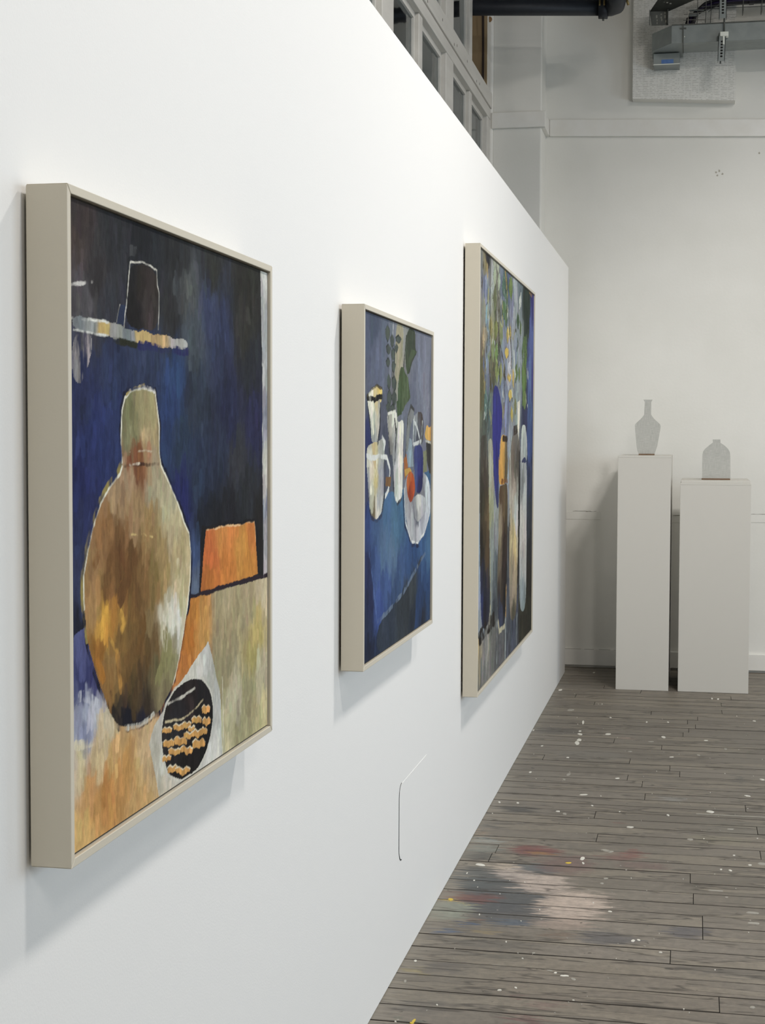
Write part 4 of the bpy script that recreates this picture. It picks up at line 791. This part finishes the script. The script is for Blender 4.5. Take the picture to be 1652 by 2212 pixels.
# bottles
cv.region(pts(a, [(380, 1520), (400, 1450), (430, 1470), (450, 1560), (475, 1720), (470, 1850), (450, 2000), (440, 2212)]) + pts(b, [(390, 480), (372, 470), (345, 200), (343, 0)]) + pts(a, [(385, 2212), (375, 1900)]), conv(a, [(410, 1550, (44, 48, 130)), (420, 1800, (40, 38, 136)), (410, 2100, (40, 40, 140))]) + conv(b, [(365, 200, (42, 46, 130)), (375, 420, (50, 56, 110))]), .3)
cv.region(pts(a, [(265, 1960), (290, 1935), (325, 1940), (332, 2212)]) + pts(b, [(300, 0), (310, 700), (310, 1300), (300, 1480), (260, 1540), (235, 1450), (225, 700), (230, 0)]), conv(a, [(290, 1980, (70, 66, 60)), (310, 2100, (84, 80, 78))]) + conv(b, [(265, 150, (70, 62, 54)), (250, 350, (48, 42, 34)), (280, 600, (92, 76, 56)), (250, 800, (38, 32, 28)), (290, 900, (84, 66, 48)), (270, 1100, (36, 38, 60)), (265, 1350, (32, 32, 48)), (240, 1350, (40, 52, 110))]), .4)
cv.region(pts(a, [(335, 1980), (370, 1970), (385, 2100), (383, 2212)]) + pts(b, [(340, 0), (348, 500), (345, 1000), (330, 1450), (318, 1400), (312, 700), (300, 0)]), conv(a, [(360, 2050, (150, 148, 136))]) + conv(b, [(318, 100, (160, 158, 146)), (325, 500, (150, 152, 126)), (335, 800, (140, 150, 150)), (330, 1200, (120, 130, 136))]), .3)
cv.region(pts(a, [(445, 2212), (455, 1990), (470, 1940), (510, 1940), (520, 2010), (525, 2212)]) + pts(b, [(470, 0), (465, 240), (430, 270), (390, 270), (388, 0)]), conv(a, [(480, 2050, (214, 164, 84)), (465, 2150, (206, 152, 72)), (515, 2100, (96, 84, 66))]) + conv(b, [(410, 60, (212, 162, 82)), (410, 240, (206, 150, 70)), (455, 100, (96, 82, 62))]), .3)
cv.stroke(pts(a, [(478, 1980), (520, 1978)]), .012, (50, 36, 28), .2); cv.stroke(pts(b, [(415, 245), (465, 235)]), .01, (120, 74, 36), .3)
cv.region(pts(b, [(392, 280), (430, 270), (468, 250), (465, 700), (460, 1150), (440, 1480), (410, 1530), (385, 1480), (375, 1150), (388, 700)]), conv(b, [(410, 350, (84, 66, 48)), (440, 500, (98, 82, 60)), (400, 650, (150, 136, 116)), (440, 700, (52, 38, 34)), (400, 900, (110, 96, 84)), (435, 950, (44, 34, 32)), (410, 1200, (56, 46, 42)), (445, 1250, (26, 24, 28)), (405, 1420, (50, 56, 84))]), .4)
cv.stroke(pts(b, [(385, 1460), (395, 1540), (440, 1500)]), .01, (190, 182, 160), .4); cv.stroke(pts(b, [(455, 1150), (450, 1450)]), .008, (180, 140, 80), .5)
cv.region(pts(a, [(550, 2212), (560, 2000), (580, 1930), (620, 1920), (645, 1990), (650, 2212)]) + pts(b, [(565, 0), (560, 600), (552, 1100), (540, 1400), (510, 1460), (488, 1420), (480, 1100), (485, 600), (475, 0)]), conv(a, [(600, 2000, (118, 112, 110)), (600, 2150, (112, 106, 100))]) + conv(b, [(520, 60, (110, 100, 92)), (540, 60, (70, 66, 62)), (520, 250, (160, 148, 140)), (520, 400, (176, 168, 160)), (535, 560, (196, 200, 204)), (510, 720, (186, 168, 130)), (530, 820, (206, 180, 130)), (510, 950, (150, 132, 116)), (525, 1100, (166, 148, 130)), (505, 1250, (150, 136, 124)), (515, 1380, (76, 70, 62))]), .35)
cv.stroke(pts(a, [(585, 1890), (622, 1865)]), .016, (52, 40, 34), .2); cv.stroke(pts(a, [(583, 1925), (620, 1905)]), .010, (60, 46, 38), .2)
cv.stroke(pts(b, [(490, 0), (488, 350), (490, 660)]), .008, (206, 206, 204), .4); cv.stroke(pts(b, [(568, 0), (562, 600), (556, 1100)]), .016, (26, 22, 24), .2); cv.stroke(pts(b, [(487, 480), (489, 660)]), .008, (28, 26, 28), .2)
cv.region(pts(a, [(620, 1620), (645, 1600), (640, 1850), (632, 1990), (618, 1850)]), (216, 210, 200), .3)
cv.region(pts(a, [(660, 1850), (695, 1835), (705, 1900), (715, 2000), (715, 2212), (648, 2212)]) + pts(b, [(635, 0), (632, 600), (628, 1250), (610, 1370), (580, 1370), (565, 1200), (572, 600), (580, 0)]), conv(a, [(680, 1880, (206, 212, 214)), (680, 2000, (170, 176, 182)), (670, 2150, (180, 184, 190))]) + conv(b, [(610, 60, (150, 156, 164)), (600, 250, (120, 124, 130)), (610, 400, (190, 192, 196)), (600, 600, (196, 192, 192)), (605, 800, (190, 182, 184)), (600, 1000, (180, 180, 186)), (595, 1200, (140, 152, 162)), (600, 1320, (120, 132, 140))]), .3)
for s, w, c in (([(215, 1610), (300, 1500), (350, 1430)], .025, (36, 30, 28)), ([(375, 1480), (372, 1800)], .012, (140, 148, 156)), ([(450, 1450), (445, 1800)], .014, (150, 158, 166)), ([(548, 1400), (545, 1640)], .012, (140, 152, 160)), ([(212, 1640), (215, 1800)], .012, (196, 170, 130)), ([(318, 1300), (312, 1470)], .008, (196, 190, 170)), ([(305, 300), (318, 900), (320, 1350)], .006, (170, 166, 130))):
    cv.stroke(pts(b, s), w, c, .4)
cv.build(root, M_PAINT).matrix_parent_inverse = inv

# ------------------------------------------------------------------ plinths and the flat vases on them
def plinth(x0, x1, y0, y1, z, label, lid):
    r = empty('plinth'); r.location = ((x0+x1)/2, (y0+y1)/2, 0); inv = Matrix.Translation(-Vector(r.location))
    tag(r, label, 'plinth')
    def sub(o): o.matrix_parent_inverse = inv; return o
    t = 0.012
    sub(box('front_panel', x0, x1, y0, y0+t, 0, z-t, M_PLINTH, r, 0.0015)); sub(box('back_panel', x0, x1, y1-t, y1, 0, z-t, M_PLINTH, r, 0.0015))
    sub(box('side_panel', x0, x0+t, y0+t, y1-t, 0, z-t, M_PLINTH, r, 0.001)); sub(box('side_panel', x1-t, x1, y0+t, y1-t, 0, z-t, M_PLINTH, r, 0.001))
    sub(box('top_panel', x0, x1, y0, y1, z-t, z, M_PLINTH, r, 0.0015))
    if lid: sub(box('top_slab', x0+.004, x1-.004, y0+.006, y1-.01, z, z+0.0135, M_PLINTH, r, 0.0015))
    return r
plinth(0.334, 0.627, 8.725, 9.40, 1.322, 'tall narrow white plinth carrying the long-necked vase shape', False)
plinth(0.679, 1.065, 8.73, 9.28, 1.172, 'shorter wider white plinth with a thin slab on top', True)

def flat_vase(outline, y, zbase, foot, label, name='flat_vase'):
    fn = zf(1340, 840, 0.18886)
    P = [ony(fn(a, b), y) for a, b in outline]; r = empty(name); z_off = zbase + 0.0075 - min(p[2] for p in P)
    xs = [p[0] for p in P]; r.location = (sum(xs)/len(xs), y, zbase); inv = Matrix.Translation(-Vector(r.location))
    tag(r, label, 'vase shape', 'flat woven vase shapes on plinths')
    bm = bmesh.new(); add_prism(bm, [(p[0], p[2]+z_off) for p in P], 1, y-.004, y+.004)
    o = obj('woven_panel', bm, M_WEAVE, r); o.matrix_parent_inverse = inv
    x0, x1 = ony(fn(foot[0], 740), y)[0], ony(fn(foot[1], 740), y)[0]
    o = box('foot', x0, x1, y-.022, y+.022, zbase, zbase+0.0085, M_BROWN, r, 0.0012); o.matrix_parent_inverse = inv; o['label'] = 'brown wooden foot'
flat_vase([(262, 115), (367, 115), (352, 142), (350, 285), (382, 332), (452, 396), (459, 420), (452, 470), (420, 645), (402, 700), (388, 735), (208, 735), (194, 700), (184, 650),
           (166, 440), (164, 405), (172, 390), (242, 325), (270, 288), (278, 142)], 9.0, 1.322, (208, 389), 'flat grey vase shape with long flared neck standing on the tall plinth')
flat_vase([(1055, 572), (1142, 572), (1143, 610), (1190, 642), (1230, 680), (1249, 715), (1255, 760), (1257, 1017), (932, 1017), (936, 745), (944, 710), (965, 680), (1010, 642), (1055, 607)],
          8.92, 1.1855, (931, 1257), 'flat grey bottle shape with short square neck standing on the wider plinth')

# ------------------------------------------------------------------ services under the ceiling
def Tpt(px, y): return Vector(ony(px, y))
board = box('wall_board', 0.361, 0.963, YB-.10, YB+.002, 3.44, ZC-.002, M_PANEL)
for v in board.data.vertices:
    if v.co.z < 3.6: v.co.z += -0.058*(v.co.x-0.361) + 0.018
tag(board, 'white painted ribbed board fixed high on the wall behind the grey duct', 'wall board')

duct = empty('duct'); duct.location = (0.9, 9.2, 3.7); dinv = Matrix.Translation(-Vector(duct.location))
tag(duct, 'grey steel cable duct with an angled end running below the wire basket', 'duct')
def dsub(o): o.matrix_parent_inverse = dinv; return o
z0d, z1d = 3.686, 3.787
bm = bmesh.new(); add_box(bm, 0.660, 3.6, 9.10, 9.33, z0d, z1d, 0.002); dsub(obj('straight_length', bm, M_STEEL, duct))
bm = bmesh.new(); add_prism(bm, [(0.656, 9.10), (0.594, 9.10), (0.479, 9.27), (0.479, 9.45), (0.656, 9.45)], 2, z0d+.002, z1d+.003); dsub(obj('angled_end', bm, M_STEEL, duct))
bm = bmesh.new(); add_box(bm, 0.594, 3.6, 9.097, 9.11, z1d, z1d+.006); dsub(obj('lid_edge', bm, M_DSTEEL, duct))
bm = bmesh.new(); add_box(bm, 0.6555, 0.6605, 9.094, 9.33, z0d-.003, z1d+.008); add_box(bm, 0.64, 0.676, 9.093, 9.101, 3.765, 3.772, .001); dsub(obj('joint_clip', bm, M_DSTEEL, duct))
bm = bmesh.new(); add_tube(bm, [(0.667, 9.101, 3.722), (0.667, 9.096, 3.722)], .003, 8); dsub(obj('screw', bm, M_WHITEP, duct))
jb = empty('junction_box'); jb.location = (0.56, 9.4, 3.617); jinv = Matrix.Translation(-Vector(jb.location))
tag(jb, 'small grey steel box with a blue sticker under the angled duct end', 'box')
o = box('box_body', 0.487, 0.638, 9.30, 9.452, 3.617, 3.682, M_STEEL, jb, .002); o.matrix_parent_inverse = jinv
o = box('sticker', 0.533, 0.603, 9.2985, 9.3005, 3.622, 3.645, M_BLUEL, jb); o.matrix_parent_inverse = jinv; o['label'] = 'blue sticker'
o = box('rim', 0.486, 0.639, 9.297, 9.3005, 3.6155, 3.6195, M_WHITEP, jb); o.matrix_parent_inverse = jinv

def strut(name, xa, xb, y, z0, z1, lean, label, holes):
    r = empty(name); r.location = ((xa+xb)/2, y, z0); inv = Matrix.Translation(-Vector(r.location)); tag(r, label, 'strut', 'hanging slotted struts')
    def lx(bm):
        for v in bm.verts: v.co.x += lean*(v.co.z-z1)
        return bm
    def s_(o): o.matrix_parent_inverse = inv; return o
    bm = bmesh.new(); add_box(bm, xa, xb, y, y+.003, z0, z1); add_box(bm, xa, xa+.003, y, y+.04, z0, z1); add_box(bm, xb-.003, xb, y, y+.04, z0, z1); s_(obj('channel', lx(bm), M_STEEL, r))
    bm = bmesh.new()
    for z in holes:
        cx = (xa+xb)/2; add_prism(bm, [(cx+.0072*math.cos(t), z+.0055*math.sin(t)) for t in [i*math.pi/5 for i in range(10)]], 1, y-.0006, y+.001)
    s_(obj('slots', lx(bm), M_DARK, r))['kind'] = 'stuff'
    return r, s_, lx
r, s_, lx = strut('hanging_strut', 0.858, 0.898, 9.05, 3.563, 3.72, 0.03, 'lower slotted steel strut with a white cap in front of the duct', [3.672-.0165*i for i in range(6)])
bm = bmesh.new(); add_box(bm, 0.866, 0.912, 9.038, 9.09, 3.701, 3.725, .002); s_(obj('white_cap', bm, M_WHITEP, r))
bm = bmesh.new(); add_box(bm, 0.881, 0.890, 9.043, 9.05, 3.655, 3.702, .001); s_(obj('white_tongue', bm, M_WHITEP, r))
bm = bmesh.new(); add_tube(bm, [(0.888, 9.07, 3.6), (0.888, 9.07, ZC)], .005, 8); add_tube(bm, [(0.87, 9.07, 3.553), (0.87, 9.07, 3.57)], .004, 8); s_(obj('threaded_rod', bm, M_DSTEEL, r))
r, s_, lx = strut('hanging_strut', 0.858, 0.900, 9.04, 3.80, ZC, 0.0, 'upper slotted steel strut hanging above the duct across the wire basket', [3.83+.0165*i for i in range(20)])

bk = empty('wire_basket_tray'); bk.location = (0.9, 9.35, 3.85); binv = Matrix.Translation(-Vector(bk.location))
tag(bk, 'galvanised wire mesh cable basket above the grey duct', 'cable tray')
def bsub(o): o.matrix_parent_inverse = binv; return o
wr = 0.0022
for (zz, xa) in ((3.940, 0.76), (3.922, 0.74), (3.99, 0.70), (4.03, 0.70)):
    bsub(tube('long_wire', [(xa, 9.30, zz), (xa+.1, 9.30, zz+.004), (3.4, 9.30, zz)], wr, M_DSTEEL, bk, 6))
for xa in (0.738, 0.786, 0.815): bsub(tube('drop_wire', [(xa, 9.30, 4.04), (xa, 9.30, 3.9), (xa-.006, 9.345, 3.795)], wr, M_DSTEEL, bk, 6))
for i in range(22):
    xa = 0.892+0.106*i; bsub(tube('cross_wire', [(xa, 9.44, 4.05), (xa, 9.44, 3.915), (xa, 9.30, 3.905), (xa, 9.30, 4.04)], wr, M_DSTEEL, bk, 6))
bsub(tube('brace_wire', [(0.80, 9.30, 3.91), (0.87, 9.30, 3.955)], wr*1.3, M_DSTEEL, bk, 6))
bsub(tube('cross_tie', [(0.655, 9.305, 3.868), (0.70, 9.305, 3.87), (0.78, 9.305, 3.865)], wr*.9, mat('bright_wire', (150, 148, 140), .4, .5), bk, 6))
bsub(tube('cross_tie', [(0.66, 9.305, 3.902), (0.70, 9.305, 3.904), (0.78, 9.305, 3.912)], wr*.9, bpy.data.materials['bright_wire'], bk, 6))
bsub(tube('cross_tie', [(0.683, 9.300, 3.835), (0.684, 9.300, 3.90), (0.69, 9.300, 3.92)], wr*.9, bpy.data.materials['bright_wire'], bk, 6))

cb = empty('cable_bundle'); cb.location = (0.7, 9.36, 3.8); cinv = Matrix.Translation(-Vector(cb.location))
tag(cb, 'black and violet cable bundle curving down out of the wire basket', 'cables')
def arc(off, dz):
    P = [(3.3, 9.36, 3.985+dz), (1.3, 9.36, 3.98+dz), (0.95, 9.36, 3.978+dz), (0.84, 9.36, 3.972+dz), (0.78, 9.36, 3.955+dz), (0.735, 9.355, 3.925+dz*.5), (0.70-off, 9.35, 3.885), (0.688-off, 9.35, 3.85), (0.685-off, 9.345, 3.76)]
    return P
for i, (off, dz, m, rad) in enumerate(((-.012, -.010, M_BLACK, .013), (.012, .012, M_BLACK, .013), (0.0, 0.0, M_PURPLE, .012), (-.022, -.002, M_BLACK, .010), (.02, .02, M_BLACK, .009))):
    o = tube('cable', [(p[0], p[1]+.012*(i % 2), p[2]) for p in arc(off, dz)], rad, m, cb, 8); o.matrix_parent_inverse = cinv
o = box('cable_tie', 0.685, 0.745, 9.325, 9.335, 3.895, 3.916, M_STEEL, cb, .002); o.matrix_parent_inverse = cinv; o['label'] = 'grey cable clamp'
o = box('cable_tie', 0.69, 0.775, 9.325, 9.335, 3.925, 3.934, M_STEEL, cb, .002); o.matrix_parent_inverse = cinv
tape = box('tape_patch', 1.03, 1.06, 9.335, 9.355, 3.95, 3.972, M_BLACK, cb, .004); tape.matrix_parent_inverse = cinv

tr = empty('perforated_tray'); tr.location = (0.52, 9.2, 3.83); tinv = Matrix.Translation(-Vector(tr.location))
tag(tr, 'dark perforated steel tray bending down beside the angled duct end', 'cable tray')
def tsub(o): o.matrix_parent_inverse = tinv; return o
yA = 9.15
q = [Tpt(p, yA) for p in ((1403, 24), (1443, 22), (1442, 54), (1407, 55))]
bm = bmesh.new(); add_prism(bm, [(v.x, v.z) for v in q], 1, yA, yA+.004); tsub(obj('drop_plate', bm, M_DSTEEL, tr))
bm = bmesh.new()
for (i, j) in ((0, 3), (1, 2)):
    a, b_ = q[i], q[j]; tsub(box('side_flange', min(a.x, b_.x)-.001, min(a.x, b_.x)+.003, yA-.03, yA, b_.z, a.z, M_DSTEEL, tr))
bm = bmesh.new(); vs = []
for p, y in (((1403, 25), yA), ((1445, 24), yA), ((1500, 0), 8.98), ((1420, 0), 9.0)):
    vs.append(Tpt(p, y))
up = Vector((0, 0.0, 0.006)); A = [bm.verts.new(v) for v in vs]; 
ext = [bm.verts.new(vs[2]+Vector((.16, -.20, .1))), bm.verts.new(vs[3]+Vector((.10, -.22, .1)))]
bm.faces.new(A); bm.faces.new((A[3], A[2], ext[0], ext[1]))
ret = bmesh.ops.solidify(bm, geom=bm.faces[:], thickness=0.004)
tsub(obj('bend_plate', bm, M_DSTEEL, tr))
bm = bmesh.new()
for (px, py, hw, hh) in ((1418, 36, 1.6, 3), (1428, 31, 1.5, 1.4), (1428, 38, 1.4, 2), (1436, 36, 1.4, 3.2), (1419, 44, 1.0, 2), (1429, 43, 1.2, 2.5), (1438, 46, 1.2, 2.5), (1419, 50, .9, 2), (1436, 28, 1.2, 2), (1427, 23.5, 1.2, 1)):
    v = Tpt((px, py), yA); s = 9.15/F; add_box(bm, v.x-hw*s, v.x+hw*s, yA-.0008, yA+.001, v.z-hh*s, v.z+hh*s)
for (px, py) in ((1430, 2), (1435, 4.5), (1441, 6.5), (1448, 8.5)):
    v = Tpt((px, py), 9.03); s = 9/F; add_box(bm, v.x-2*s, v.x+2*s, 9.02, 9.024, v.z-1*s, v.z+1*s)
o = tsub(obj('slots', bm, mat('pale_slot_light', (150, 148, 138), .8), tr)); o['kind'] = 'stuff'

pipe = empty('drain_pipe'); yp_ = 8.66; pipe.location = (0.0, yp_, 3.8); pinv = Matrix.Translation(-Vector(pipe.location))
tag(pipe, 'black iron pipe with a clamped elbow crossing from the open window light', 'pipe')
def psub(o): o.matrix_parent_inverse = pinv; return o
pl = Tpt((1030, 16.5), yp_); pr = Tpt((1300, 16.5), yp_); rad = 16.8*8.6/F
psub(tube('pipe_run', [pl+(pl-pr)*0.6, pl, pr], rad, M_PIPE, pipe, 28))
ec = Tpt((1318, 14), yp_); en = Tpt((1333, 1), 8.56)
psub(tube('elbow', [pr, ec, ec+(en-ec)*.45+Vector((.012, .0, -.004)), en, en+Vector((0.0, -.25, .02))], [rad*1.12, rad*1.2, rad*1.22, rad*1.1, rad*1.02], M_PIPE, pipe, 28))
psub(tube('pipe_run', [en+Vector((0.0, -.2, .02)), en+Vector((.1, -4.0, .36))], rad*.98, M_PIPE, pipe, 28))
cl = bmesh.new(); d = (pr-pl).normalized(); cc = Tpt((1303, 18), yp_)
add_tube(cl, [cc-d*.024, cc+d*.024], rad*1.3, 28); psub(obj('clamp', cl, M_PIPE, pipe))
for dx in (-.016, .008):
    b0_ = cc+Vector((dx, -rad*1.25, .035)); psub(tube('clamp_bolt', [b0_, b0_+Vector((0, -.012, -.035))], .005, M_BRASS, pipe, 8))
v = Tpt((1357, 6), 8.62); psub(tube('elbow_bolt', [v+Vector((-.01, 0, .02)), v+Vector((0, 0, -.012))], .007, M_BRASS, pipe, 8))
psub(tube('clamp_bolt', [cc+Vector((0, 0, -rad*1.2)), cc+Vector((0, 0, -rad*1.55))], .006, M_DSTEEL, pipe, 8))

cord = empty('sash_cord'); cp = Vector(onx((1043, 100), XW-.02)); cord.location = (cp.x, cp.y, 3.48); kinv = Matrix.Translation(-Vector(cord.location))
tag(cord, 'dark hanging cord with a brown toggle in the open window light', 'cord')
for dx in (-.028, .022):
    o = tube('cord_strand', [(cp.x, cp.y+dx+.012*math.sin(i*.9), 3.478+1.2*i/12) for i in range(13)], .0045, M_CORD, cord, 6); o.matrix_parent_inverse = kinv
kz = onx((1052, 47), XW-.02); bm = bmesh.new(); bmesh.ops.create_icosphere(bm, subdivisions=2, radius=.017, matrix=Matrix.Translation((XW+.0, kz[1]-.05, kz[2])))
o = obj('toggle', bm, M_KNOB, cord); o.matrix_parent_inverse = kinv
